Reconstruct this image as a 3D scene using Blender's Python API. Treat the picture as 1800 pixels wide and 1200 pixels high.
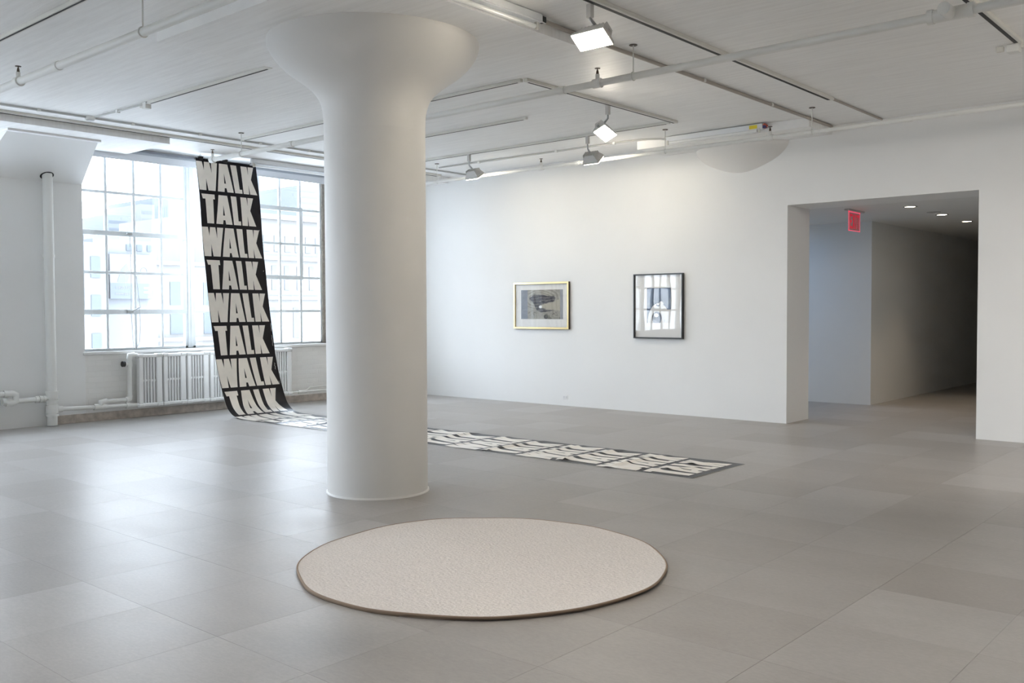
import bpy, bmesh, math, random
from mathutils import Vector, Matrix

random.seed(7)
for o in list(bpy.data.objects):
    bpy.data.objects.remove(o)
SC = bpy.context.scene
COL = SC.collection
PI = math.pi

# ------------------------------------------------------------------ camera
CAMP = Vector((12.717, -11.536, 1.5))
_yaw, _pit, _roll = 0.716714, 0.034028, -0.0041429
_fw = Vector((-math.sin(_yaw), math.cos(_yaw), 0)); _rt = Vector((math.cos(_yaw), math.sin(_yaw), 0)); _up = Vector((0, 0, 1))
_F = _fw*math.cos(_pit) - _up*math.sin(_pit)
_U = _up*math.cos(_pit) + _fw*math.sin(_pit)
_R = _rt*math.cos(_roll) + _U*math.sin(_roll)
_U2 = _U*math.cos(_roll) - _rt*math.sin(_roll)
camd = bpy.data.cameras.new('camera')
camd.sensor_width = 36.0
camd.lens = 1650.7*36/1800
camd.clip_start = 0.05; camd.clip_end = 2000
cam = bpy.data.objects.new('camera', camd); COL.objects.link(cam)
M3 = Matrix((_R, _U2, -_F)).transposed()
cam.matrix_world = Matrix.Translation(CAMP) @ M3.to_4x4()
SC.camera = cam

# ------------------------------------------------------------------ sky, exposure, window light
SKY = 3.15
world = bpy.data.worlds.new('overcast_sky'); SC.world = world
world.use_nodes = True
wn = world.node_tree; wn.nodes.clear()
w_out = wn.nodes.new('ShaderNodeOutputWorld'); w_bg = wn.nodes.new('ShaderNodeBackground')
w_tc = wn.nodes.new('ShaderNodeTexCoord'); w_sep = wn.nodes.new('ShaderNodeSeparateXYZ'); w_ramp = wn.nodes.new('ShaderNodeValToRGB')
wn.links.new(w_tc.outputs['Generated'], w_sep.inputs[0]); wn.links.new(w_sep.outputs['Z'], w_ramp.inputs[0])
w_ramp.color_ramp.elements[0].position = 0.0; w_ramp.color_ramp.elements[0].color = (0.90, 0.94, 1.0, 1)
w_ramp.color_ramp.elements[1].position = 0.8; w_ramp.color_ramp.elements[1].color = (0.82, 0.89, 1.0, 1)
wn.links.new(w_ramp.outputs[0], w_bg.inputs[0]); w_bg.inputs[1].default_value = SKY
wn.links.new(w_bg.outputs[0], w_out.inputs[0])

SC.view_settings.view_transform = 'Standard'
SC.view_settings.look = 'None'
SC.view_settings.gamma = 1.0
SC.view_settings.use_curve_mapping = False
SC.view_settings.exposure = 2.06
SC.cycles.max_bounces = 14
SC.cycles.diffuse_bounces = 8
SC.cycles.glossy_bounces = 4
SC.cycles.transparent_max_bounces = 12
SC.cycles.sample_clamp_indirect = 6.0
SC.cycles.caustics_reflective = False

def portal(name, loc, sy, sz):
    d = bpy.data.lights.new(name, 'AREA'); d.shape = 'RECTANGLE'; d.size = sz; d.size_y = sy
    d.cycles.is_portal = True
    o = bpy.data.objects.new(name, d); COL.objects.link(o); o.location = loc
    o.rotation_euler = (0, -PI/2, 0)      # shines towards +x
    return o
portal('window_portal', (-0.36, -3.45, 2.32), 4.7, 2.85)
portal('window_portal', (-0.36, -9.58, 2.32), 5.1, 2.85)
portal('window_portal', (-0.36, -15.97, 2.32), 5.1, 2.85)
portal('window_portal', (-0.36, -22.37, 2.32), 5.1, 2.85)
portal('window_portal', (-0.36, -28.4, 2.32), 4.2, 2.85)
portal('window_portal', (-0.36, 1.85, 1.9), 1.7, 1.9)

def spot(name, loc, target, power, color, size=1.0, blend=0.6, radius=0.05):
    d = bpy.data.lights.new(name, 'SPOT'); d.energy = power; d.color = color; d.spot_size = size; d.spot_blend = blend; d.shadow_soft_size = radius
    o = bpy.data.objects.new(name, d); COL.objects.link(o); o.location = loc
    v = Vector(target)-Vector(loc); o.rotation_euler = v.to_track_quat('-Z', 'Y').to_euler()
    return o
WARM = (1.0, 0.80, 0.60)

# ------------------------------------------------------------------ materials
MATS = {}
def mat(name, col, rough=0.6, metal=0.0, spec=0.5, emit=None, estr=0.0, noise=0.0, nscale=6.0, bump=0.0, bscale=40.0, stretch=(1, 1, 1), coat=0.0):
    if name in MATS: return MATS[name]
    m = bpy.data.materials.new(name); m.use_nodes = True
    nt = m.node_tree; b = nt.nodes['Principled BSDF']
    b.inputs['Base Color'].default_value = (*col, 1)
    b.inputs['Roughness'].default_value = rough
    b.inputs['Metallic'].default_value = metal
    b.inputs['Specular IOR Level'].default_value = spec
    b.inputs['Coat Weight'].default_value = coat
    if emit:
        b.inputs['Emission Color'].default_value = (*emit, 1); b.inputs['Emission Strength'].default_value = estr
    if noise or bump:
        g = nt.nodes.new('ShaderNodeNewGeometry')
        mp = nt.nodes.new('ShaderNodeMapping'); mp.inputs['Scale'].default_value = stretch
        nt.links.new(g.outputs['Position'], mp.inputs[0])
    if noise:
        n = nt.nodes.new('ShaderNodeTexNoise'); n.inputs['Scale'].default_value = nscale; n.inputs['Detail'].default_value = 6
        nt.links.new(mp.outputs[0], n.inputs['Vector'])
        r = nt.nodes.new('ShaderNodeValToRGB')
        r.color_ramp.elements[0].position = 0.3; r.color_ramp.elements[1].position = 0.7
        r.color_ramp.elements[0].color = (*[max(0, c*(1-noise)) for c in col], 1)
        r.color_ramp.elements[1].color = (*[min(1, c*(1+noise)) for c in col], 1)
        nt.links.new(n.outputs['Fac'], r.inputs[0]); nt.links.new(r.outputs[0], b.inputs['Base Color'])
    if bump:
        n = nt.nodes.new('ShaderNodeTexNoise'); n.inputs['Scale'].default_value = bscale; n.inputs['Detail'].default_value = 4
        nt.links.new(mp.outputs[0], n.inputs['Vector'])
        bp = nt.nodes.new('ShaderNodeBump'); bp.inputs['Strength'].default_value = 1.0; bp.inputs['Distance'].default_value = bump
        nt.links.new(n.outputs['Fac'], bp.inputs['Height']); nt.links.new(bp.outputs[0], b.inputs['Normal'])
    MATS[name] = m
    return m

WALL = mat('white_wall_paint', (0.81, 0.81, 0.80), 0.55, noise=0.012, nscale=1.5, bump=0.0004, bscale=60)
COLP = mat('white_column_plaster', (0.80, 0.785, 0.76), 0.5, noise=0.015, nscale=2.0, bump=0.0008, bscale=18)
PIPE = mat('white_pipe_paint', (0.78, 0.78, 0.75), 0.4, bump=0.0003, bscale=70)
TRACKW = mat('white_track_enamel', (0.74, 0.73, 0.68), 0.4)
CONDUIT = mat('grey_conduit_paint', (0.50, 0.50, 0.49), 0.45)
SLOT = mat('black_track_slot', (0.012, 0.012, 0.012), 0.6)
BLACK = mat('black_metal', (0.015, 0.015, 0.017), 0.35)
BRASS = mat('tarnished_brass', (0.10, 0.075, 0.055), 0.5, metal=0.4)
STEEL = mat('galvanised_steel', (0.45, 0.46, 0.46), 0.35, metal=0.7)
WFRAME = mat('window_frame_paint', (0.72, 0.76, 0.78), 0.4, noise=0.05, nscale=9)
WBROWN = mat('old_brown_mullion_paint', (0.36, 0.33, 0.29), 0.6, noise=0.2, nscale=20)
RADP = mat('radiator_enamel', (0.80, 0.80, 0.79), 0.35)
CURB = mat('bare_concrete_curb', (0.52, 0.46, 0.41), 0.8, noise=0.25, nscale=10, bump=0.002, bscale=50)
SHADE = mat('grey_shade_fabric', (0.40, 0.43, 0.48), 0.55)
SHADEL = mat('pale_shade_hem', (0.66, 0.68, 0.72), 0.6)
LAMPW = mat('lamp_housing_white', (0.60, 0.59, 0.57), 0.35)
BANK = mat('banner_black_ink', (0.010, 0.008, 0.010), 0.33, spec=0.22, bump=0.0006, bscale=14)
BANW = mat('banner_bare_cream', (0.88, 0.82, 0.74), 0.30, spec=0.45, noise=0.06, nscale=5, bump=0.0005, bscale=14)
BANB = mat('banner_white_back', (0.78, 0.77, 0.74), 0.5)
GOLD = mat('brushed_gold', (0.83, 0.66, 0.34), 0.28, metal=1.0)
GOLDD = mat('dark_frame_side', (0.05, 0.035, 0.02), 0.4)
BFRAME = mat('black_lacquer_frame', (0.014, 0.014, 0.015), 0.3)
PAPER = mat('mat_board_white', (0.82, 0.81, 0.79), 0.7)
LIGHTF = mat('flood_lamp_glass', (1, 1, 1), 0.4, emit=(1.0, 0.90, 0.74), estr=28)
LIGHTD = mat('fill_flood_glass', (1, 1, 1), 0.4, emit=(1.0, 0.90, 0.74), estr=7)  # weaker glow for the fill lamps added out of view
DLIGHT = mat('downlight_lens', (1, 1, 1), 0.4, emit=(1.0, 0.84, 0.60), estr=5)
TUBE = mat('fluorescent_tube_off', (0.86, 0.87, 0.86), 0.25)
REFL = mat('fixture_reflector', (0.80, 0.82, 0.84), 0.3)
YELLOW = mat('yellow_sticker', (0.80, 0.66, 0.03), 0.5)
REDW = mat('red_wire', (0.45, 0.08, 0.05), 0.5)
PANELM = mat('corridor_wall_paint', (0.74, 0.74, 0.72), 0.6)
OUTP = mat('outlet_plastic', (0.80, 0.80, 0.80), 0.4)
GREYP = mat('outlet_receptacle', (0.66, 0.66, 0.67), 0.5)
CORD = mat('window_cord', (0.45, 0.45, 0.45), 0.7)

def ceiling_mat():
    m = bpy.data.materials.new('board_marked_white_concrete'); m.use_nodes = True
    nt = m.node_tree; b = nt.nodes['Principled BSDF']; b.inputs['Roughness'].default_value = 0.5
    g = nt.nodes.new('ShaderNodeNewGeometry')
    mp = nt.nodes.new('ShaderNodeMapping'); mp.inputs['Scale'].default_value = (0.9, 13.0, 1.0)
    nt.links.new(g.outputs['Position'], mp.inputs[0])
    n = nt.nodes.new('ShaderNodeTexNoise'); n.inputs['Scale'].default_value = 1.6; n.inputs['Detail'].default_value = 8; n.inputs['Roughness'].default_value = 0.65
    nt.links.new(mp.outputs[0], n.inputs['Vector'])
    # board joints every 0.14 m across y and a pour joint every 2.4 m across x
    sep = nt.nodes.new('ShaderNodeSeparateXYZ'); nt.links.new(g.outputs['Position'], sep.inputs[0])
    def joints(out, period, width):
        a = nt.nodes.new('ShaderNodeMath'); a.operation = 'PINGPONG'; a.inputs[1].default_value = period/2; nt.links.new(out, a.inputs[0])
        c = nt.nodes.new('ShaderNodeMath'); c.operation = 'LESS_THAN'; c.inputs[1].default_value = width; nt.links.new(a.outputs[0], c.inputs[0])
        return c
    j1 = joints(sep.outputs['Y'], 0.28, 0.004); j2 = joints(sep.outputs['X'], 3.1, 0.006)
    n2 = nt.nodes.new('ShaderNodeTexNoise'); n2.inputs['Scale'].default_value = 2.3; nt.links.new(g.outputs['Position'], n2.inputs['Vector'])
    mul = nt.nodes.new('ShaderNodeMath'); mul.operation = 'MULTIPLY'; nt.links.new(j1.outputs[0], mul.inputs[0]); nt.links.new(n2.outputs['Fac'], mul.inputs[1])
    add = nt.nodes.new('ShaderNodeMath'); add.operation = 'ADD'; nt.links.new(mul.outputs[0], add.inputs[0]); nt.links.new(j2.outputs[0], add.inputs[1])
    sub = nt.nodes.new('ShaderNodeMath'); sub.operation = 'MULTIPLY_ADD'; nt.links.new(add.outputs[0], sub.inputs[0]); sub.inputs[1].default_value = -0.45; nt.links.new(n.outputs['Fac'], sub.inputs[2])
    bp = nt.nodes.new('ShaderNodeBump'); bp.inputs['Distance'].default_value = 0.0045; bp.inputs['Strength'].default_value = 1
    nt.links.new(sub.outputs[0], bp.inputs['Height']); nt.links.new(bp.outputs[0], b.inputs['Normal'])
    r = nt.nodes.new('ShaderNodeValToRGB'); r.color_ramp.elements[0].position = 0.28; r.color_ramp.elements[1].position = 0.6
    r.color_ramp.elements[0].color = (0.84, 0.835, 0.825, 1); r.color_ramp.elements[1].color = (0.92, 0.92, 0.91, 1)
    nt.links.new(n.outputs['Fac'], r.inputs[0]); nt.links.new(r.outputs[0], b.inputs['Base Color'])
    return m
CEIL = ceiling_mat()

TX0, TY0, TPX, TPY = 10.235, -5.83, 0.68, 0.675
def stone_mat():
    m = bpy.data.materials.new('honed_limestone'); m.use_nodes = True
    nt = m.node_tree; b = nt.nodes['Principled BSDF']; L = nt.links.new
    g = nt.nodes.new('ShaderNodeNewGeometry')
    def vm(op, a, bb=None):
        v = nt.nodes.new('ShaderNodeVectorMath'); v.operation = op; L(a, v.inputs[0])
        if bb is not None: v.inputs[1].default_value = bb
        return v.outputs[0]
    cell = vm('FLOOR', vm('DIVIDE', vm('SUBTRACT', g.outputs['Position'], (TX0, TY0, -0.5)), (TPX, TPY, 1.0)))
    wn_ = nt.nodes.new('ShaderNodeTexWhiteNoise'); wn_.noise_dimensions = '3D'; L(cell, wn_.inputs['Vector'])
    off = nt.nodes.new('ShaderNodeVectorMath'); off.operation = 'MULTIPLY_ADD'; L(wn_.outputs['Color'], off.inputs[0]); off.inputs[1].default_value = (9, 9, 9); L(g.outputs['Position'], off.inputs[2])
    def noise(src, sc, det, rough=0.55, stretch=None, dist=0.0):
        if stretch:
            mp = nt.nodes.new('ShaderNodeMapping'); mp.inputs['Scale'].default_value = stretch; L(src, mp.inputs[0]); src = mp.outputs[0]
        n = nt.nodes.new('ShaderNodeTexNoise'); n.inputs['Scale'].default_value = sc; n.inputs['Detail'].default_value = det; n.inputs['Roughness'].default_value = rough; n.inputs['Distortion'].default_value = dist
        L(src, n.inputs['Vector']); return n.outputs['Fac']
    cloud = noise(off.outputs[0], 1.6, 6, 0.55, (1.0, 2.0, 1.0), 0.15)
    fine = noise(off.outputs[0], 34, 5, 0.7, (1.0, 2.2, 1.0))
    big = noise(g.outputs['Position'], 0.45, 3)
    def mix(fac, c1, c2):
        x = nt.nodes.new('ShaderNodeMix'); x.data_type = 'RGBA'
        if isinstance(fac, float): x.inputs[0].default_value = fac
        else: L(fac, x.inputs[0])
        for i, c in ((6, c1), (7, c2)):
            if isinstance(c, tuple): x.inputs[i].default_value = (*c, 1)
            else: L(c, x.inputs[i])
        return x.outputs[2]
    def ramp(f, a, bb):
        r = nt.nodes.new('ShaderNodeMapRange'); r.inputs[1].default_value = a; r.inputs[2].default_value = bb; L(f, r.inputs[0]); return r.outputs[0]
    base = mix(ramp(cloud, 0.15, 0.85), (0.350, 0.332, 0.315), (0.430, 0.414, 0.397))
    tint = mix(wn_.outputs['Value'], (0.91, 0.89, 0.87), (1.06, 1.06, 1.06))
    mm = nt.nodes.new('ShaderNodeMix'); mm.data_type = 'RGBA'; mm.blend_type = 'MULTIPLY'; mm.inputs[0].default_value = 1; L(base, mm.inputs[6]); L(tint, mm.inputs[7])
    m2 = mix(ramp(fine, 0.25, 0.75), (0.90, 0.90, 0.90), (1.06, 1.06, 1.06))
    mm2 = nt.nodes.new('ShaderNodeMix'); mm2.data_type = 'RGBA'; mm2.blend_type = 'MULTIPLY'; mm2.inputs[0].default_value = 1; L(mm.outputs[2], mm2.inputs[6]); L(m2, mm2.inputs[7])
    L(mm2.outputs[2], b.inputs['Base Color'])
    rr = nt.nodes.new('ShaderNodeMapRange'); rr.inputs[1].default_value = 0.3; rr.inputs[2].default_value = 0.7; rr.inputs[3].default_value = 0.34; rr.inputs[4].default_value = 0.39; L(cloud, rr.inputs[0])
    L(rr.outputs[0], b.inputs['Roughness'])
    b.inputs['Specular IOR Level'].default_value = 0.10
    h = nt.nodes.new('ShaderNodeMath'); h.operation = 'MULTIPLY_ADD'; L(fine, h.inputs[0]); h.inputs[1].default_value = 0.18; L(cloud, h.inputs[2])
    bp = nt.nodes.new('ShaderNodeBump'); bp.inputs['Distance'].default_value = 0.0003; L(h.outputs[0], bp.inputs['Height']); L(bp.outputs[0], b.inputs['Normal'])
    return m
STONE = stone_mat()
GROUT = mat('grey_grout', (0.30, 0.28, 0.26), 0.8)

def brickwall_mat():
    # painted-over brick, a relief too shallow and small to pick apart
    m = bpy.data.materials.new('painted_brick'); m.use_nodes = True
    nt = m.node_tree; b = nt.nodes['Principled BSDF']; L = nt.links.new
    g = nt.nodes.new('ShaderNodeNewGeometry'); sep = nt.nodes.new('ShaderNodeSeparateXYZ'); L(g.outputs['Position'], sep.inputs[0])
    cmb = nt.nodes.new('ShaderNodeCombineXYZ'); L(sep.outputs['Y'], cmb.inputs[0]); L(sep.outputs['Z'], cmb.inputs[1])
    br = nt.nodes.new('ShaderNodeTexBrick'); L(cmb.outputs[0], br.inputs['Vector'])
    br.inputs['Scale'].default_value = 1.0; br.inputs['Brick Width'].default_value = 0.22; br.inputs['Row Height'].default_value = 0.075; br.inputs['Mortar Size'].default_value = 0.006; br.inputs['Mortar Smooth'].default_value = 0.6
    br.inputs['Color1'].default_value = (0.80, 0.79, 0.765, 1); br.inputs['Color2'].default_value = (0.77, 0.76, 0.735, 1); br.inputs['Mortar'].default_value = (0.77, 0.76, 0.735, 1)
    n = nt.nodes.new('ShaderNodeTexNoise'); n.inputs['Scale'].default_value = 22; n.inputs['Detail'].default_value = 5; L(g.outputs['Position'], n.inputs['Vector'])
    ad = nt.nodes.new('ShaderNodeMath'); ad.operation = 'MULTIPLY_ADD'; L(br.outputs['Fac'], ad.inputs[0]); ad.inputs[1].default_value = -0.7; L(n.outputs['Fac'], ad.inputs[2])
    bp = nt.nodes.new('ShaderNodeBump'); bp.inputs['Distance'].default_value = 0.0012; L(ad.outputs[0], bp.inputs['Height']); L(bp.outputs[0], b.inputs['Normal'])
    L(br.outputs['Color'], b.inputs['Base Color']); b.inputs['Roughness'].default_value = 0.55
    return m
BRICKP = brickwall_mat()

def glass_mat(name, tint=(0.95, 0.98, 1.0), bumpd=0.0, bs=1.0, rough=0.0, f0=0.04):
    m = bpy.data.materials.new(name); m.use_nodes = True
    nt = m.node_tree; nt.nodes.clear(); L = nt.links.new
    out = nt.nodes.new('ShaderNodeOutputMaterial'); mx = nt.nodes.new('ShaderNodeMixShader')
    tr = nt.nodes.new('ShaderNodeBsdfTransparent'); tr.inputs[0].default_value = (*tint, 1)
    gl = nt.nodes.new('ShaderNodeBsdfGlossy'); gl.inputs['Roughness'].default_value = rough; gl.inputs[0].default_value = (1, 1, 1, 1)
    # Schlick reflectance of a pane face, the same from either side
    gg = nt.nodes.new('ShaderNodeNewGeometry'); dt = nt.nodes.new('ShaderNodeVectorMath'); dt.operation = 'DOT_PRODUCT'
    L(gg.outputs['Normal'], dt.inputs[0]); L(gg.outputs['Incoming'], dt.inputs[1])
    def mth(op, a, b_=None, c_=None):
        q = nt.nodes.new('ShaderNodeMath'); q.operation = op; q.use_clamp = op == 'MULTIPLY_ADD'
        for i_, v_ in enumerate((a, b_, c_)):
            if v_ is None: continue
            if isinstance(v_, float): q.inputs[i_].default_value = v_
            else: L(v_, q.inputs[i_])
        return q.outputs[0]
    fr_ = mth('MULTIPLY_ADD', mth('POWER', mth('SUBTRACT', 1.0, mth('ABSOLUTE', dt.outputs['Value'])), 5.0), 1.0-f0, f0)
    L(fr_, mx.inputs[0]); L(tr.outputs[0], mx.inputs[1]); L(gl.outputs[0], mx.inputs[2]); L(mx.outputs[0], out.inputs[0])
    if bumpd:
        g = nt.nodes.new('ShaderNodeNewGeometry'); n = nt.nodes.new('ShaderNodeTexNoise'); n.inputs['Scale'].default_value = bs; n.inputs['Detail'].default_value = 0
        L(g.outputs['Position'], n.inputs['Vector'])
        bp = nt.nodes.new('ShaderNodeBump'); bp.inputs['Distance'].default_value = bumpd; L(n.outputs['Fac'], bp.inputs['Height']); L(bp.outputs[0], gl.inputs['Normal'])
    return m
WGLASS = glass_mat('window_glass')
AGLASS = glass_mat('picture_glass', (1, 1, 1), f0=0.025)
PLEXI = glass_mat('bowed_acrylic', (1, 1, 1), 0.0005, 4.0, f0=0.025)

def vcol_mat(name, rough=0.6):
    m = bpy.data.materials.new(name); m.use_nodes = True
    nt = m.node_tree; b = nt.nodes['Principled BSDF']; a = nt.nodes.new('ShaderNodeAttribute'); a.attribute_name = 'print'
    nt.links.new(a.outputs['Color'], b.inputs['Base Color']); b.inputs['Roughness'].default_value = rough
    return m

# ------------------------------------------------------------------ mesh builder
class MB:
    def __init__(s): s.v = []; s.f = []; s.m = []; s.sm = []
    def add(s, vs, fs, mi=0, smooth=False):
        k = len(s.v); s.v += [tuple(v) for v in vs]
        for f in fs: s.f.append([k+i for i in f]); s.m.append(mi); s.sm.append(smooth)
        return s
    def box(s, x0, x1, y0, y1, z0, z1, mi=0):
        return s.add([(x0,y0,z0),(x1,y0,z0),(x1,y1,z0),(x0,y1,z0),(x0,y0,z1),(x1,y0,z1),(x1,y1,z1),(x0,y1,z1)],
                     [(3,2,1,0),(4,5,6,7),(0,1,5,4),(1,2,6,5),(2,3,7,6),(3,0,4,7)], mi)
    def bbox(s, x0, x1, y0, y1, z0, z1, b=0.004, mi=0):
        # box with chamfered edges
        bm = bmesh.new(); bmesh.ops.create_cube(bm, size=1)
        for v in bm.verts: v.co = ((x0+x1)/2+v.co.x*(x1-x0), (y0+y1)/2+v.co.y*(y1-y0), (z0+z1)/2+v.co.z*(z1-z0))
        bmesh.ops.bevel(bm, geom=bm.edges[:], offset=b, segments=1, affect='EDGES')
        bm.verts.index_update(); s.add([v.co[:] for v in bm.verts], [[v.index for v in f.verts] for f in bm.faces], mi); bm.free(); return s
    def tube(s, pts, r, seg=12, mi=0, cap=True):
        pts = [Vector(p) for p in pts]; rings = []
        t0 = (pts[1]-pts[0]).normalized(); up = Vector((0,0,1)) if abs(t0.z) < 0.9 else Vector((1,0,0))
        n = t0.cross(up).normalized()
        for i, p in enumerate(pts):
            if i == 0: t = t0
            elif i == len(pts)-1: t = (pts[i]-pts[i-1]).normalized()
            else: t = ((pts[i]-pts[i-1]).normalized()+(pts[i+1]-pts[i]).normalized()).normalized()
            n = (n - t*n.dot(t)).normalized(); b = t.cross(n)
            rr = r[i] if isinstance(r, (list, tuple)) else r
            rings.append([p+(n*math.cos(2*PI*k/seg)+b*math.sin(2*PI*k/seg))*rr for k in range(seg)])
        vs = [v for rg in rings for v in rg]; fs = []
        for i in range(len(rings)-1):
            for k in range(seg):
                a = i*seg+k; c = i*seg+(k+1) % seg
                fs.append((a, a+seg, c+seg, c))
        s.add(vs, fs, mi, True)
        if cap:
            s.add(rings[0], [tuple(range(seg))], mi); s.add(rings[-1], [tuple(range(seg-1, -1, -1))], mi)
        return s
    def lathe(s, prof, c=(0, 0), seg=48, mi=0, a0=0.0, a1=2*PI):
        full = abs(a1-a0-2*PI) < 1e-6; n = seg if full else seg+1; vs = []; fs = []
        for (r, z) in prof:
            for k in range(n):
                a = a0+(a1-a0)*k/seg; vs.append((c[0]+r*math.cos(a), c[1]+r*math.sin(a), z))
        for i in range(len(prof)-1):
            for k in range(seg):
                a = i*n+k; b2 = i*n+((k+1) % n); fs.append((a, b2, b2+n, a+n))
        return s.add(vs, fs, mi, True)
    def prism(s, poly, ax, a, b, mi=0):
        # extrude 2-D polygon (in the two axes other than ax) from a to b
        def P(u, v, w):
            return {0: (w, u, v), 1: (u, w, v), 2: (u, v, w)}[ax]
        n = len(poly); vs = [P(u, v, a) for u, v in poly]+[P(u, v, b) for u, v in poly]
        fs = [tuple(range(n-1, -1, -1)), tuple(range(n, 2*n))]+[(i, (i+1) % n, (i+1) % n+n, i+n) for i in range(n)]
        return s.add(vs, fs, mi)
    def mesh(s, name, mats, origin=(0, 0, 0)):
        me = bpy.data.meshes.new(name)
        ox, oy, oz = origin
        me.from_pydata([(x-ox, y-oy, z-oz) for x, y, z in s.v], [], s.f)
        if not isinstance(mats, (list, tuple)): mats = [mats]
        for m in mats: me.materials.append(m)
        me.polygons.foreach_set('material_index', s.m); me.polygons.foreach_set('use_smooth', s.sm)
        bm = bmesh.new(); bm.from_mesh(me); bmesh.ops.recalc_face_normals(bm, faces=bm.faces); bm.to_mesh(me); bm.free()
        me.update(); return me
    def build(s, name, mats, parent=None, origin=None, label=None):
        root = parent
        while root is not None and root.parent is not None: root = root.parent
        if origin is None: origin = tuple(root.location) if root is not None else (0, 0, 0)
        o = bpy.data.objects.new(name, s.mesh(name, mats, origin)); COL.objects.link(o)
        if parent is not None: o.parent = parent
        else: o.location = origin
        if label: o['label'] = label
        return o
def box(*a): return MB().box(*a)
def tag(o, label, cat, group=None, kind=None):
    o['label'] = label; o['category'] = cat
    if group: o['group'] = group
    if kind: o['kind'] = kind
    return o
def thing(name, label, cat, loc, group=None):
    o = bpy.data.objects.new(name, None); o.empty_display_size = 0.1; COL.objects.link(o); o.location = loc
    return tag(o, label, cat, group)
def struct(o): o['kind'] = 'structure'; return o
def structure_root(name, loc=(0, 0, 0)):
    o = bpy.data.objects.new(name, None); COL.objects.link(o); o.location = loc; return struct(o)
def copy_obj(o, parent=None):
    c = o.copy(); COL.objects.link(c); c.parent = parent; return c

# ------------------------------------------------------------------ room shell
H, HP = 3.78, 3.67
RX, RY = 17.0, -31.0
WT = 0.35
# window wall at x=0
WIN_Z0, WIN_Z1 = 0.95, 3.70
m = MB()
PIERS = ((RY, -30.5), (-26.3, -24.9), (-19.85, -18.5), (-13.45, -12.1), (-7.05, -5.75), (-1.15, 0.68))
for a, b in PIERS: m.box(-WT, 0, a, b, 0, WIN_Z1, 0)
for k in range(len(PIERS)-1): m.box(-WT, 0, PIERS[k][1], PIERS[k+1][0], 0, WIN_Z0, 1)
m.box(-WT, 0, RY, 0.68, WIN_Z1, H, 0)
wall_left = struct(m.build('wall_left', [WALL, BRICKP]))
# flared bracket of the wall pier
br = MB()
yb0, yb1, yt0, yt1 = -7.05, -5.752, -7.0, -5.92
vs = [(0,yb0,3.2),(0,yb1,3.2),(.87,yt1,HP),(.87,yt0,HP),(0,yb0,HP),(0,yb1,HP)]
br.add(vs, [(0,1,2,3),(0,3,4),(1,5,2),(3,2,5,4),(0,4,5,1)])
br.box(0.0, 0.9, yt0-0.02, yt1+0.02, HP-0.025, HP)
br.build('bracket', WALL, wall_left)
# art wall at y=0 with the doorway
DX0, DX1, DZ = 7.40, 9.69, 2.832
m = MB().box(0, DX0, 0, 0.68, 0, H).box(DX1, RX, 0, 0.68, 0, H).box(DX0, DX1, 0, 0.68, DZ, H)
wall_back = struct(m.build('wall_back', WALL))
CAPPROF = [(0.413, 0.0), (0.413, 2.6), (0.414, 2.95), (0.418, 3.08), (0.432, 3.16), (0.462, 3.23), (0.51, 3.29), (0.575, 3.345), (0.65, 3.40), (0.72, 3.45), (0.785, 3.51), (0.83, 3.57), (0.855, 3.62), (0.862, 3.655), (0.862, HP+0.005)]
def smooth_prof(p, n=4):
    out = []
    for i in range(len(p)-1):
        p0 = p[max(i-1, 0)]; p1 = p[i]; p2 = p[i+1]; p3 = p[min(i+2, len(p)-1)]
        for k in range(n):
            t = k/n
            out.append(tuple(0.5*((2*p1[j])+(-p0[j]+p2[j])*t+(2*p0[j]-5*p1[j]+4*p2[j]-p3[j])*t*t+(-p0[j]+3*p1[j]-3*p2[j]+p3[j])*t**3) for j in (0, 1)))
    return out+[p[-1]]
half = [(r, z) for r, z in smooth_prof(CAPPROF[3:]) if z > 3.2]
m = MB().lathe(half, (6.74, 0.535), 64)
m.build('capital', COLP, wall_back)
wall_right = struct(box(RX, RX+0.2, RY, 0.68, 0, H).build('wall_right', WALL))
wall_front = struct(box(-WT, RX+0.2, RY-0.2, RY, 0, H).build('wall_front', WALL))

ceiling = struct(box(-WT, RX+0.2, RY-0.2, 0.68, H, H+0.25).build('ceiling', CEIL))
CX, CY = 6.76, -6.405
for (a, b, c, d) in ((CX-1.23, CX+1.23, CY-1.23, CY+1.23), (0, 1.28, CY-1.23, CY+1.23), (CX-1.22, CX+1.22, -0.68, 0), (0, 1.22, -0.68, 0), (0, 1.28, -14.0, -11.55), (12.3, 14.75, CY-1.23, CY+1.23)):
    MB().box(a, b, c, d, HP, H).build('drop_panel', CEIL, ceiling)

# corridor beyond the doorway
CW1 = 3.02
wall_corridor_far = struct(MB().box(0, 7.38, CW1, 14.2, 0, DZ).build('wall_corridor_left', PANELM))
struct(box(9.85, 10.05, 0.68, 14.2, 0, DZ).build('wall_corridor_right', PANELM))
struct(box(7.38, 9.85, 14.0, 14.2, 0, DZ).build('wall_corridor_end', PANELM))
struct(MB().box(-WT, 10.05, 0.68, 14.2, DZ, DZ+0.2).build('ceiling_corridor', PANELM))
struct(MB().box(-WT, 0, 0.68, 1.0, 0, DZ).box(-WT, 0, 2.7, CW1, 0, DZ).box(-WT, 0, 1.0, 2.7, 0, 0.95).box(-WT, 0, 1.0, 2.7, 2.8, DZ).build('wall_corridor_window_side', PANELM))

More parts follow.
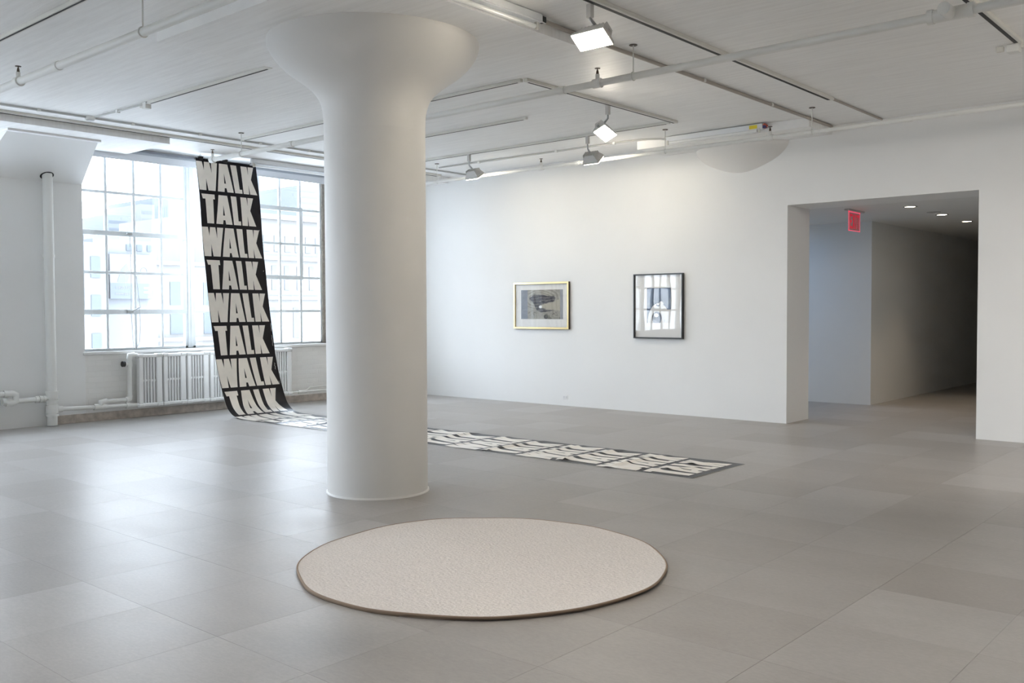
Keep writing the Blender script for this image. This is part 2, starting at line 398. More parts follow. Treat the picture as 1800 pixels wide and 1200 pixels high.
# floor: slab plus stone tiles
floor = struct(MB().box(-WT, RX+0.2, RY-0.2, 14.2, -0.2, -0.012).build('floor', GROUT))
GAP = 0.0005
def cell(i, j):
    return TX0+i*TPX, TX0+(i+1)*TPX, TY0+j*TPY, TY0+(j+1)*TPY
def inside(x0, x1, y0, y1):
    if y1 <= 0.0: return x0 >= 0 and x1 <= RX and y0 >= RY
    if x0 >= DX0 and x1 <= DX1 and y1 <= 14: return True
    if y0 >= 0.68 and y1 <= CW1 and x0 >= 0 and x1 <= 9.85: return True
    return False
def clips(x0, x1, y0, y1):
    # the parts of a cell that lie in the room, passage or corridor
    out = []
    for (a, b, c, d) in ((0, RX, RY, 0), (DX0, DX1, 0, 0.68), (0, 9.85, 0.68, CW1), (7.38, 9.85, CW1, 14.0)):
        u0, u1, v0, v1 = max(x0, a), min(x1, b), max(y0, c), min(y1, d)
        if u1-u0 > 0.01 and v1-v0 > 0.01: out.append((u0, u1, v0, v1))
    return out
tiles = []
for i in range(-17, 11):
    for j in range(-38, 31):
        x0, x1, y0, y1 = cell(i, j); cs = clips(x0, x1, y0, y1)
        if not cs: continue
        c = Vector(((x0+x1)/2, (y0+y1)/2, 0)); d = c-CAMP; w = d.dot(_F)
        full = inside(x0, x1, y0, y1) and len(cs) >= 1 and abs((cs[0][1]-cs[0][0])*(cs[0][3]-cs[0][2])-TPX*TPY) < 1e-4
        vis = False
        if w > 0.5:
            px = d.dot(_R)/w*1650.7; py = -d.dot(_U2)/w*1650.7
            vis = abs(px) < 960 and abs(py) < 680
        tiles.append((w if (vis and full) else 1e9, x0, x1, y0, y1, cs))
tiles.sort(key=lambda t: t[0])
tb = MB()
hx, hy = TPX/2-GAP, TPY/2-GAP
tb.add([(-hx,-hy,-0.012),(hx,-hy,-0.012),(hx,hy,-0.012),(-hx,hy,-0.012),(-hx,-hy,-0.0005),(hx,-hy,-0.0005),(hx,hy,-0.0005),(-hx,hy,-0.0005),(-hx+.0005,-hy+.0005,0),(hx-.0005,-hy+.0005,0),(hx-.0005,hy-.0005,0),(-hx+.0005,hy-.0005,0)],
       [(0,1,5,4),(1,2,6,5),(2,3,7,6),(3,0,4,7),(4,5,9,8),(5,6,10,9),(6,7,11,10),(7,4,8,11),(8,9,10,11)])
tile_me = tb.mesh('tile', STONE)
rest = MB(); ntile = 0
for w, x0, x1, y0, y1, cs in tiles:
    if w < 1e8 and ntile < 300:
        o = bpy.data.objects.new('tile', tile_me); COL.objects.link(o); o.parent = floor
        o.location = ((x0+x1)/2, (y0+y1)/2, 0); ntile += 1
    else:
        for (a, b, c, d) in cs: rest.box(a+GAP, b-GAP, c+GAP, d-GAP, -0.012, 0)
ro = rest.build('tile_field', STONE, floor); ro['kind'] = 'stuff'

# bare curb along the window wall
struct(MB().bbox(0.0, 0.014, -6.14, 0.0, 0.0, 0.115, 0.003).build('baseboard_left', CURB))

# ------------------------------------------------------------------ windows
GXP = -0.20
ROWS = [0.95, 1.49, 2.04, 2.59, 3.16, 3.70]
def window(name, ys, post_w=0.09, casement=None, post_mat=None, rows=ROWS):
    """ys: bar centres, first and last are the outer edges of the unit"""
    w = structure_root(name, (GXP, (ys[0]+ys[-1])/2, rows[0]))
    y0, y1, z0, z1 = ys[0], ys[-1], rows[0], rows[-1]
    t = 0.03
    MB().box(GXP-t, GXP+t, y0, y0+0.035, z0, z1).box(GXP-t, GXP+t, y1-0.035, y1, z0, z1).box(GXP-t, GXP+t, y0, y1, z0, z0+0.03).box(GXP-t, GXP+t, y0, y1, z1-0.03, z1).build('frame', WFRAME, w)
    hw = 0.020
    for y in ys[1:-1]:
        MB().bbox(GXP-0.02, GXP+0.022, y-hw, y+hw, z0+0.03, z1-0.03, 0.006).build('muntin', WFRAME, w)
    for z in rows[1:-1]:
        MB().bbox(GXP-0.019, GXP+0.021, y0+0.035, y1-0.035, z-hw, z+hw, 0.006).build('muntin', WFRAME, w)
    if casement:
        a, b, c, d = casement; q = 0.034; u, v = GXP-0.028, GXP+0.038
        MB().bbox(u, v, a-q, b+q, c-q, c+q, 0.004).bbox(u, v, a-q, b+q, d-q, d+q, 0.004).bbox(u, v, a-q, a+q, c+q+.0005, d-q-.0005, 0.002).bbox(u, v, b-q, b+q, c+q+.0005, d-q-.0005, 0.002).build('casement_frame', WFRAME, w)
    edges_y = [y0+0.035]+list(ys[1:-1])+[y1-0.035]
    for i in range(len(edges_y)-1):
        for j in range(len(rows)-1):
            MB().box(GXP-0.002, GXP+0.002, edges_y[i]+0.006, edges_y[i+1]-0.006, rows[j]+0.01, rows[j+1]-0.01).build('pane', WGLASS, w)
    return w
w1 = window('window_1', [-5.75, -5.34, -4.93, -4.52, -4.13], casement=(-5.70, -4.165, 1.49, 2.59))
w2 = window('window_2', [-4.04, -3.66, -3.26, -2.86, -2.46, -2.06, -1.64], casement=(-3.66, -2.06, 2.04, 3.16))
w3 = window('window_3', [-1.56, -1.15])
window('window_4', [-12.1, -11.69, -11.28, -10.87, -10.46, -10.05])
window('window_5', [-9.96, -9.55, -9.14, -8.73, -8.30], casement=(-9.55, -8.73, 1.49, 2.59))
window('window_6', [-8.22, -7.82, -7.43, -7.05])
for n_, (a_, b_) in enumerate(((-18.5, -13.45), (-24.9, -19.85), (-30.5, -26.3))):
    window('window_%d' % (7+n_), [a_+(b_-a_)*k_/12 for k_ in range(13)])
# mullion posts between the units
for y, mt in ((-4.085, WFRAME), (-1.60, WBROWN), (-10.005, WFRAME), (-8.26, WFRAME)):
    MB().bbox(GXP-0.06, GXP+0.05, y-0.045, y-0.004, WIN_Z0, WIN_Z1, 0.006).bbox(GXP-0.06, GXP+0.036, y+0.004, y+0.045, WIN_Z0, WIN_Z1, 0.006).build('mullion', mt, wall_left)
# sills
for a, b in ((-5.78, -1.12), (-12.13, -7.02)):
    MB().bbox(GXP+0.03, 0.035, a, b, 0.905, 0.95, 0.008).build('window_sill', WALL, wall_left)
# casement handles and cords of window 1
hd = MB().bbox(GXP+0.03, GXP+0.06, -5.07, -4.98, 1.47, 1.51, 0.005).tube([(GXP+0.05, -5.02, 1.49), (GXP+0.09, -4.95, 1.53), (GXP+0.10, -4.90, 1.56)], 0.008, 8)
hd.build('latch_handle', STEEL, w1)
hd = MB().bbox(GXP+0.03, GXP+0.06, -5.07, -4.98, 2.575, 2.61, 0.005).tube([(GXP+0.05, -5.06, 2.59), (GXP+0.085, -5.07, 2.61)], 0.008, 8)
hd.build('latch_handle', STEEL, w1)
for pts in ([(-0.12, -5.03, 2.58), (-0.12, -5.02, 2.0), (-0.12, -5.03, 1.5), (-0.12, -5.01, 1.1), (-0.12, -4.99, 0.96)],
            [(-0.11, -4.91, 1.54), (-0.11, -4.90, 1.3), (-0.11, -4.92, 1.05), (-0.11, -4.97, 0.96)],
            [(-0.11, -4.95, 2.0), (-0.11, -4.92, 1.7), (-0.11, -4.90, 1.55)]):
    MB().tube(pts, 0.004, 6).build('cord', CORD, w1)

# rolled-up shades
def shade(y0, y1, label):
    s = thing('roller_shade', label, 'blind', (0.06, (y0+y1)/2, 3.60), 'roller shades at the window heads')
    L_ = y1-y0
    MB().bbox(0.0, 0.03, y0, y1, 3.735, 3.765, 0.004).build('headrail', SHADE, s, label=None)
    MB().tube([(0.055, y0+0.02, 3.69), (0.055, y1-0.02, 3.69)], 0.042, 20).build('roll', SHADE, s)
    MB().bbox(0.088, 0.097, y0+0.03, y1-0.03, 3.605, 3.69, 0.002).build('fabric', SHADEL, s)
    MB().tube([(0.092, y0+0.03, 3.60), (0.092, y1-0.03, 3.60)], 0.012, 12).build('hem_bar', SHADEL, s)
    for y in (y0, y1-0.02):
        MB().bbox(0.0, 0.10, y, y+0.018, 3.64, 3.765, 0.004).build('end_bracket', STEEL, s)
    return s
shade(-5.74, -4.08, 'grey roller shade rolled up above the left window, between pier and hanging banner')
shade(-4.05, -1.61, 'grey roller shade rolled up above the window right of the hanging banner')
shade(-1.58, -1.15, 'grey roller shade rolled up above the farthest window, mostly behind the round column')

# ------------------------------------------------------------------ round column
colm = thing('mushroom_column', 'thick white round concrete column with a flared mushroom capital in mid room', 'column', (CX, CY, 0))
MB().lathe(smooth_prof(CAPPROF), (CX, CY), 96).build('shaft', COLP, colm)
MB().lathe([(0.412, 0.014), (0.424, 0.012), (0.426, 0.0)], (CX, CY), 96).build('base_rim', COLP, colm)

# ------------------------------------------------------------------ rug
rc = (8.935, -7.465)
rug = thing('round_rug', 'round off-white wool rug with a thin tan bound edge lying on the stone floor', 'rug', (rc[0], rc[1], 0))
def rug_r(a): return 1.078+0.006*math.sin(3*a+1)+0.005*math.sin(7*a+0.5)+0.004*math.sin(13*a)
def rug_h(a, r):
    e = max(0, (r-0.86)/0.22)
    lift = 0.008+0.008*max(0, math.sin(2*a+2.2))+0.006*max(0, math.sin(5*a+0.7))
    return 0.013+e*e*lift*0.6
NS, NR = 180, 26
vs = [(rc[0], rc[1], 0.014)]; fs = []
for i in range(1, NR+1):
    f = i/NR
    for k in range(NS):
        a = 2*PI*k/NS; R_ = rug_r(a)*f
        vs.append((rc[0]+R_*math.cos(a), rc[1]+R_*math.sin(a), rug_h(a, R_)+0.0006*random.random()))
for k in range(NS): fs.append((0, 1+k, 1+(k+1) % NS))
for i in range(NR-1):
    for k in range(NS):
        a = 1+i*NS+k; b = 1+i*NS+(k+1) % NS; fs.append((a, a+NS, b+NS, b))
RUGM = mat('looped_wool', (0.74, 0.69, 0.65), 0.95, spec=0.1, noise=0.07, nscale=55, bump=0.009, bscale=60)
MB().add(vs, fs, 0, True).build('pile', RUGM, rug)
vs = []; fs = []
NE = 8
for k in range(NS):
    a = 2*PI*k/NS; R_ = rug_r(a); h = rug_h(a, R_); cx, cy = math.cos(a), math.sin(a)
    for q in range(NE):
        t = 2*PI*q/NE
        zz = h-0.004+0.0065*math.sin(t); rr = R_+0.0065*math.cos(t)
        if math.sin(t) < -0.3: zz = 0.001 if h < 0.02 else h-0.0095
        vs.append((rc[0]+rr*cx, rc[1]+rr*cy, zz))
for k in range(NS):
    for q in range(NE):
        a = k*NE+q; b = k*NE+(q+1) % NE; c = ((k+1) % NS)*NE+(q+1) % NE; d = ((k+1) % NS)*NE+q
        fs.append((a, b, c, d))
RUGE = mat('tan_rug_binding', (0.30, 0.22, 0.16), 0.9, bump=0.002, bscale=160)
MB().add(vs, fs, 0, True).build('bound_edge', RUGE, rug)
# underside closes the rug down to the floor
MB().lathe([(1.066, 0.001), (1.066, 0.0125)], rc, 90).build('backing', RUGE, rug)

# ------------------------------------------------------------------ banner
BPATH = [(0.375, 3.70), (0.44, 3.35), (0.485, 3.04), (0.545, 2.42), (0.60, 2.10), (0.67, 1.63), (0.775, 1.09), (0.835, 0.80), (0.937, 0.487), (1.07, 0.20), (1.17, 0.09), (1.30, 0.030), (1.50, 0.008), (1.9, 0.004), (8.49, 0.003)]
def catmull(P, n=16):
    out = []
    for i in range(len(P)-1):
        p0 = P[max(i-1, 0)]; p1 = P[i]; p2 = P[i+1]; p3 = P[min(i+2, len(P)-1)]
        if i == len(P)-2: out += [p1]; break
        for k in range(n):
            t = k/n
            out.append(tuple(0.5*((2*p1[j])+(-p0[j]+p2[j])*t+(2*p0[j]-5*p1[j]+4*p2[j]-p3[j])*t*t+(-p0[j]+3*p1[j]-3*p2[j]+p3[j])*t**3) for j in (0, 1)))
    return out+[P[-1]]
_dense = catmull(BPATH[:14])+[BPATH[-1]]
_dense = [d for i, d in enumerate(_dense) if i == 0 or (abs(d[0]-_dense[i-1][0])+abs(d[1]-_dense[i-1][1])) > 1e-6]
_S = [0.0]
for i in range(1, len(_dense)): _S.append(_S[-1]+math.dist(_dense[i], _dense[i-1]))
SEND = _S[-1]
def bpos(s):
    s = min(max(s, 0), SEND)
    lo, hi = 0, len(_S)-1
    while hi-lo > 1:
        mid = (lo+hi)//2
        if _S[mid] <= s: lo = mid
        else: hi = mid
    t = (s-_S[lo])/max(1e-9, _S[hi]-_S[lo])
    p, q = _dense[lo], _dense[hi]
    d = math.dist(p, q)
    return p[0]+(q[0]-p[0])*t, p[1]+(q[1]-p[1])*t, (q[0]-p[0])/d, (q[1]-p[1])/d
RIDGES = [(7.60, .020, .05), (7.02, .022, .055), (6.53, .014, .04), (5.98, .020, .05), (5.45, .012, .04), (4.93, .022, .05), (4.40, .012, .05), (3.84, .018, .05), (3.25, .012, .05), (2.75, .018, .05), (2.25, .02, .06)]
def ridge(x, u):
    z = 0
    if x > 1.8:
        for i, (rx, rh, rw) in enumerate(RIDGES):
            xx = (x-rx-0.05*(u-0.5)+0.012*math.sin(4*u+i))/rw
            if abs(xx) < 3.2: z += rh*math.exp(-xx*xx)*(0.75+0.25*math.sin(5*u+2*i))
        # diagonal creases near the free end
        z *= min(1.0, 0.25+6*min(u, 1-u))
        for (ax, ay, bx, by, hh) in ((7.95, 0.15, 8.30, 0.55, 0.012), (8.05, 0.62, 8.28, 0.80, 0.016), (6.7, 0.02, 7.3, 0.20, 0.012), (7.6, 0.02, 7.95, 0.16, 0.014)):
            dx, dy = bx-ax, by-ay; L_ = math.hypot(dx, dy); t = ((x-ax)*dx+(u-ay)*dy)/L_**2
            if -0.2 < t < 1.2:
                dd = abs((x-ax)*dy-(u-ay)*dx)/L_
                z += hh*math.exp(-(dd/0.035)**2)*max(0, 1-((t-0.5)/0.7)**2)
        z += 0.003*max(0, math.sin(9*x+3*u))
    return z
BY0, BW = -4.282, 1.006
def P_b(u, s, off=0.0):
    x, z, tx, tz = bpos(s)
    hang = 0.010*math.sin(PI*u)*math.sin(s*1.3) if z > 0.05 else 0
    nx, nz = -tz, tx
    if nx < 0 and nz < 0: nx, nz = -nx, -nz
    bump = ridge(x, u)
    return Vector((x+nx*(off+hang), BY0+BW*u, z+nz*(off+hang*0)+bump))
banner = thing('text_banner', 'long black banner lettered WALK TALK hanging before the window and running out over the floor', 'banner', (1.3, -3.78, 0))
ss = []
s = 0.0
while s < SEND-0.012: ss.append(s); s += 0.0125 if s > 4.4 else (0.03 if s < 2.8 else 0.02)
ss.append(SEND)
# refine over the ridges
NU = 16
vs = []; fs = []
for s in ss:
    for k in range(NU+1): vs.append(P_b(k/NU, s, 0.0))
n1 = len(vs)
for s in ss:
    for k in range(NU+1): vs.append(P_b(k/NU, s, -0.002))
N = NU+1
for i in range(len(ss)-1):
    for k in range(NU): fs.append((i*N+k, i*N+k+1, (i+1)*N+k+1, (i+1)*N+k))
mb = MB().add(vs[:n1], fs, 0, True); mb.build('cloth', BANK, banner)
mb = MB().add(vs[n1:], fs, 0, True)
rim = []
for i in range(len(ss)-1):
    rim.append((i*N, (i+1)*N, (i+1)*N+n1, i*N+n1)); rim.append((i*N+NU, (i+1)*N+NU, (i+1)*N+NU+n1, i*N+NU+n1))
for k in range(NU): rim.append((k, k+1, k+1+n1, k+n1)); rim.append(((len(ss)-1)*N+k, (len(ss)-1)*N+k+1, (len(ss)-1)*N+k+1+n1, (len(ss)-1)*N+k+n1))
mb.add(vs, rim, 0, False); mb.build('backing', BANB, banner, label='white back of the banner')
# letters: outlines in (u across, v down the row)
GW = {
 'W': [[(0.0, 0), (.095, 0), (.112, .30), (.128, 0), (.212, 0), (.232, .38), (.240, 0), (.338, 0), (.262, 1), (.150, 1), (.132, .58), (.118, 1), (.012, 1)]],
 'A': [[(.370, 0), (.508, 0), (.560, 1), (.455, 1), (.446, .86), (.418, .86), (.408, 1), (.298, 1)], [(.432, .34), (.447, .70), (.419, .70)]],
 'L': [[(.556, 0), (.655, 0), (.668, .86), (.708, .86), (.708, 1), (.585, 1)]],
 'K': [[(.728, 0), (.833, 0), (.843, .30), (.851, 0), (.948, 0), (.882, .46), (.965, 1), (.842, 1), (.828, .66), (.822, 1), (.728, 1)]]}
GT = {
 'T': [[(.032, 0), (.238, 0), (.238, .165), (.210, .165), (.198, 1), (.092, 1), (.088, .165), (.048, .165)]],
 'A': [[(.302, 0), (.442, 0), (.497, 1), (.392, 1), (.383, .86), (.352, .86), (.342, 1), (.235, 1)], [(.367, .34), (.382, .70), (.353, .70)]],
 'L': [[(.500, 0), (.592, 0), (.602, .86), (.642, .86), (.642, 1), (.522, 1)]],
 'K': [[(.662, 0), (.765, 0), (.775, .30), (.783, 0), (.882, 0), (.815, .46), (.902, 1), (.778, 1), (.764, .66), (.758, 1), (.664, 1)]]}
def letter(polys, s0, hgt):
    bm = bmesh.new()
    def loop(poly):
        vs_ = [bm.verts.new((u, v, 0)) for u, v in poly]
        return [bm.edges.new((vs_[i], vs_[(i+1) % len(vs_)])) for i in range(len(vs_))]
    es = []
    for p in polys: es += loop(p)
    bmesh.ops.triangle_fill(bm, use_beauty=True, edges=es, normal=(0, 0, 1))
    if len(polys) > 1:
        # drop triangles that fell inside the counter
        (ax, ay), (bx, by), (cx_, cy_) = polys[1]
        kill = []
        for f in bm.faces:
            c = f.calc_center_median()
            d1 = (c.x-bx)*(ay-by)-(ax-bx)*(c.y-by); d2 = (c.x-cx_)*(by-cy_)-(bx-cx_)*(c.y-cy_); d3 = (c.x-ax)*(cy_-ay)-(cx_-ax)*(c.y-ay)
            if not ((d1 < 0 or d2 < 0 or d3 < 0) and (d1 > 0 or d2 > 0 or d3 > 0)): kill.append(f)
        bmesh.ops.delete(bm, geom=kill, context='FACES')
    nv = max(4, int(round(hgt/(0.03 if s0 < 3.8 else 0.0125))))
    for k in range(1, nv):
        bmesh.ops.bisect_plane(bm, geom=bm.verts[:]+bm.edges[:]+bm.faces[:], plane_co=(0, k/nv, 0), plane_no=(0, 1, 0))
    for k in range(1, 16):
        bmesh.ops.bisect_plane(bm, geom=bm.verts[:]+bm.edges[:]+bm.faces[:], plane_co=(k/16, 0, 0), plane_no=(1, 0, 0))
    bm.verts.index_update()
    vs_ = [P_b(max(0.004, v.co.x), s0+v.co.y*hgt, 0.0016 if s0 < 3.8 else 0.0024) for v in bm.verts]
    fs_ = [[v.index for v in f.verts] for f in bm.faces]
    bm.free()
    return vs_, fs_
p1 = 0.4805; s_floor0 = 0.045+8*p1; p2 = (SEND-0.02-s_floor0)/14
for r in range(22):
    s0 = 0.045+r*p1 if r < 8 else s_floor0+(r-8)*p2
    hh = (p1 if r < 8 else p2)*0.885
    for ch, polys in (GW if r % 2 == 0 else GT).items():
        a, b = letter(polys, s0, hh)
        MB().add(a, b, 0, True).build('letter', BANW, banner)
# scuffs on the banner's right margin
for (u, s0, du, ds) in ((.955, 3.02, .012, .10), (.975, 2.60, .010, .16), (.982, 2.42, .008, .12), (.965, 3.30, .010, .05), (.95, 1.0, .006, .012), (.96, 1.62, .006, .01)):
    pts = [P_b(u+du*math.sin(k*2.1)*0.6, s0+ds*k/6, 0.0018) for k in range(7)]
    MB().tube(pts, 0.0022, 5).build('scuff', BANB, banner)

def clip(y, label):
    c = thing('binder_clip', label, 'clip', (0.375, y, 3.70), 'clips along the banner top')
    MB().prism([(0.345, 3.725), (0.405, 3.725), (0.383, 3.675), (0.367, 3.675)], 1, y-0.03, y+0.03).build('jaw', BLACK, c)
    MB().tube([(0.375, y-0.012, 3.72), (0.375, y-0.012, 3.745), (0.375, y+0.012, 3.745), (0.375, y+0.012, 3.72)], 0.003, 6).build('wire_handle', BLACK, c)
    MB().tube([(0.375, y, 3.745), (0.375, y, 3.78)], 0.003, 6).build('hanging_wire', STEEL, c)
clip(-4.20, 'black binder clip gripping the left end of the banner top')
clip(-3.80, 'black binder clip gripping the middle of the banner top')
clip(-3.33, 'black binder clip gripping the right end of the banner top')

# ------------------------------------------------------------------ framed works
def print_plane(name, x0, x1, z0, z1, y, fn, parent, nx=110, nz=80):
    me = bpy.data.meshes.new(name); ox, oy, oz = parent.location
    vs_ = [(x0+(x1-x0)*i/nx-ox, y-oy, z0+(z1-z0)*j/nz-oz) for j in range(nz+1) for i in range(nx+1)]
    fs_ = [(j*(nx+1)+i, j*(nx+1)+i+1, (j+1)*(nx+1)+i+1, (j+1)*(nx+1)+i) for j in range(nz) for i in range(nx)]
    me.from_pydata(vs_, [], fs_)
    ca = me.color_attributes.new('print', 'FLOAT_COLOR', 'POINT')
    k = 0
    for j in range(nz+1):
        for i in range(nx+1):
            c = fn(i/nx, 1-j/nz); ca.data[k].color = (*c, 1); k += 1
    me.materials.append(vcol_mat(name+'_ink')); me.update()
    o = bpy.data.objects.new(name, me); COL.objects.link(o); o.parent = parent
    return o
from mathutils import noise as NZ
def inpoly(u, v, P):
    c = False; j = len(P)-1
    for i in range(len(P)):
        if (P[i][1] > v) != (P[j][1] > v) and u < (P[j][0]-P[i][0])*(v-P[i][1])/(P[j][1]-P[i][1])+P[i][0]: c = not c
        j = i
    return c
DARK1 = [(.20,.30),(.32,.16),(.50,.17),(.66,.22),(.78,.22),(.84,.30),(.78,.40),(.62,.46),(.48,.51),(.44,.60),(.62,.68),(.80,.70),(.62,.735),(.50,.77),(.38,.70),(.34,.58),(.30,.45)]
LIGHT1 = [(.46,.58),(.50,.52),(.80,.41),(.93,.30),(.93,.72),(.80,.69),(.62,.655)]
def art1(u, v):
    n = NZ.noise(Vector((u*9, v*7, 0.3)))*0.5+NZ.noise(Vector((u*30, v*26, 1.7)))*0.35
    base = Vector((0.30, 0.285, 0.245))*(1+0.35*n)
    e = math.sqrt(((u-.45)/.38)**2+((v-.30)/.30)**2)
    ring = math.sin(e*26+3*n)
    if 0.55 < e < 1.35: base *= 1+0.22*ring
    du, dv = u+0.02*n, v+0.03*n
    if inpoly(du, dv, DARK1): base = Vector((0.040, 0.038, 0.048))*(1+0.9*max(0, n*2)) if math.sin(v*60+8*u+4*n) < 0.75 else Vector((0.16, 0.15, 0.14))
    if inpoly(du, dv, LIGHT1): base = Vector((0.40, 0.37, 0.30))*(1+0.12*n)
    if math.hypot((u-.47)/.035, (v-.585)/.05) < 1: base = Vector((0.75, 0.75, 0.74))
    if v > .74 and n > 0.05+0.3*abs(u-.55): base *= 0.5
    if math.hypot((u-.60)/.05, (v-.92)/.08) < 1: base = Vector((0.07, 0.07, 0.07))
    if u < .16: base = Vector((0.20, 0.22, 0.26))*(1+0.3*n)  # window reflection painted into the print as a bluish left strip
    if u > .93: base = Vector((0.30, 0.31, 0.34))
    return tuple(max(0.01, min(.9, c)) for c in base)
def frame_mb(x0, x1, z0, z1, wd, y0, y1):
    m = MB()
    m.bbox(x0, x1, y0, y1, z0, z0+wd, 0.002); m.bbox(x0, x1, y0, y1, z1-wd, z1, 0.002)
    m.bbox(x0, x0+wd, y0, y1, z0+wd-.002, z1-wd+.002, 0.002); m.bbox(x1-wd, x1, y0, y1, z0+wd-.002, z1-wd+.002, 0.002)
    return m
a1 = thing('framed_print', 'gold-framed landscape print with white mat on the long wall', 'picture', (3.295, 0, 1.19))
frame_mb(2.735, 3.857, 1.19, 1.93, 0.030, -0.040, -0.004).build('frame', GOLD, a1)
MB().box(3.857, 3.861, -0.038, -0.002, 1.192, 1.928).build('frame_side', GOLDD, a1, label='dark outer side of the gold frame')
MB().box(2.76, 3.83, -0.016, 0.0, 1.215, 1.905).build('mat_board', PAPER, a1)
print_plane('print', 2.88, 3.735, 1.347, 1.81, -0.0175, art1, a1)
MB().box(2.76, 3.83, -0.027, -0.0255, 1.215, 1.905).build('glass', AGLASS, a1)

def art2(u, v):
    n = NZ.noise(Vector((u*8, v*8, 4.3)))*0.5+NZ.noise(Vector((u*24, v*24, 5.7)))*0.3
    base = Vector((0.055, 0.085, 0.15))*(1+0.5*n)
    if v > .28 and v < .55 and n > 0.08: base = Vector((0.10, 0.13, 0.17))
    arch = ((u-.50)/.47)**2+((v-1.0)/.56)**2
    if arch < 1 and v > .40: base = Vector((0.70, 0.70, 0.68))*(1+0.06*n)
    if math.hypot((u-.60)/.10, (v-.50)/.12) < 1: base = Vector((0.72, 0.72, 0.70))
    if inpoly(u, v, [(.38,.46),(.50,.50),(.57,.41),(.52,.53),(.42,.52)]): base = Vector((0.06, 0.08, 0.13))
    inner = ((u-.42)/.20)**2+((v-.86)/.19)**2
    if inner < 1: base = Vector((0.10, 0.12, 0.17))*(1+n)
    if ((u-.30)/.07)**2+((v-.84)/.12)**2 < 1: base = Vector((0.02, 0.025, 0.04))
    if v > .70 and ((u-.40)/.09)**2+((v-.78)/.06)**2 < 1: base = Vector((0.66, 0.66, 0.65))
    if v > .90 and n > -0.05 and .2 < u < .75: base = Vector((0.14, 0.16, 0.22))
    if u > .78 and v > .62: base = Vector((0.72, 0.71, 0.69))
    return tuple(max(0.01, min(.9, c)) for c in base)
a2 = thing('framed_photograph', 'thin black-framed upright work under reflecting glass on the long wall beside the doorway', 'picture', (5.465, 0, 1.075))
frame_mb(5.055, 5.875, 1.075, 2.003, 0.018, -0.050, -0.002).build('frame', BFRAME, a2)
MB().box(5.07, 5.86, -0.018, 0.0, 1.09, 1.99).build('mat_board', PAPER, a2)
print_plane('print', 5.27, 5.67, 1.30, 1.80, -0.0195, art2, a2, 70, 90)
MB().box(5.07, 5.86, -0.032, -0.030, 1.09, 1.99).build('glass', PLEXI, a2)

# ------------------------------------------------------------------ outlet
ot = thing('wall_outlet', 'small white duplex outlet low on the long wall between the two pictures', 'outlet', (3.765, 0, 0.10))
MB().bbox(3.715, 3.815, -0.008, 0.0, 0.098, 0.168, 0.003).build('cover_plate', OUTP, ot)
for dx in (-0.022, 0.022):
    MB().bbox(3.765+dx-0.014, 3.765+dx+0.014, -0.011, -0.007, 0.116, 0.150, 0.002).build('receptacle', GREYP, ot)

# ------------------------------------------------------------------ radiator
RY0, RP = -5.085, 0.3695
for g in (0,):
    rad = thing('wall_radiator', 'white cast-iron radiator of upright ribs under the window, behind the banner', 'radiator', (0.12, -3.79, 0.15))
sec = MB()
sw = 0.362
xr, xf = 0.075, 0.175
sec.bbox(xr, xf, 0.004, sw, 0.155, 0.205, 0.012).bbox(xr, xf, 0.004, sw, 0.845, 0.893, 0.012)
for (yc, w_) in ((0.040, 0.062), (0.106, 0.026), (0.150, 0.026), (0.194, 0.026), (0.238, 0.026), (0.310, 0.085)):
    sec.bbox(xr+0.008, xf-(0.0 if w_ > 0.05 else 0.012), yc-w_/2, yc+w_/2, 0.20, 0.85, 0.009)
sec.bbox(xr+0.02, xf-0.025, 0.04, 0.31, 0.505, 0.535, 0.006)
for z in (0.18, 0.868):
    sec.tube([(0.125, -0.01, z), (0.125, 0.02, z)], 0.032, 10)
    sec.tube([(0.125, sw-0.02, z), (0.125, sw+0.012, z)], 0.034, 10)
# little bosses at top and foot of the wide ribs
for yc in (0.040, 0.315):
    sec.bbox(xr, xf+0.012, yc-0.045, yc+0.045, 0.150, 0.20, 0.012); sec.bbox(xr, xf+0.010, yc-0.045, yc+0.045, 0.858, 0.902, 0.012)
me_sec = sec.mesh('section', RADP)
for k in range(7):
    o = bpy.data.objects.new('section', me_sec); COL.objects.link(o); o.parent = rad
    o.location = (0-rad.location.x, RY0+k*RP-rad.location.y, 0-rad.location.z)
for k in (0, 2, 4, 6):
    MB().bbox(0.0, 0.09, RY0+k*RP+0.17, RY0+k*RP+0.20, 0.80, 0.84, 0.003).build('wall_bracket', RADP, rad)

# supply piping around the riser
def elbow(pts, r): return MB().tube(pts, r, 14)
riser = thing('riser_pipe', 'thick white vertical riser pipe running from the floor into the flared pier bracket', 'pipe', (0.12, -6.25, 0))
MB().tube([(0.12, -6.25, 0.0), (0.12, -6.25, 3.29)], 0.062, 20).build('pipe', PIPE, riser)
for z0, z1, r in ((0.36, 0.45, 0.074), (0.43, 0.455, 0.080), (0.33, 0.345, 0.078), (0.17, 0.27, 0.076), (0.25, 0.275, 0.080), (0.13, 0.16, 0.079), (2.20, 2.24, 0.070)):
    MB().tube([(0.12, -6.25, z0), (0.12, -6.25, z1)], r, 20).build('coupling', PIPE, riser)
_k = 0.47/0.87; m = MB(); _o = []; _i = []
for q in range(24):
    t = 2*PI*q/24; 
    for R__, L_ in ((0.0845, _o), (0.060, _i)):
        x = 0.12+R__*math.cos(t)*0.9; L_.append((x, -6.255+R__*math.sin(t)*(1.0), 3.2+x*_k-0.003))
m.add(_o+_i, [(q, (q+1) % 24, 24+(q+1) % 24, 24+q) for q in range(24)]); m.build('hole_dark_ring', BLACK, riser, label='flat black ring drawn as the dark gap where the riser enters the bracket')  # black ring stands in for the unlit gap around the riser
MB().lathe([(0.062, 0.0), (0.078, 0.0), (0.078, 0.012), (0.062, 0.012)], (0.12, -6.25), 20).build('floor_flange', STEEL, riser)

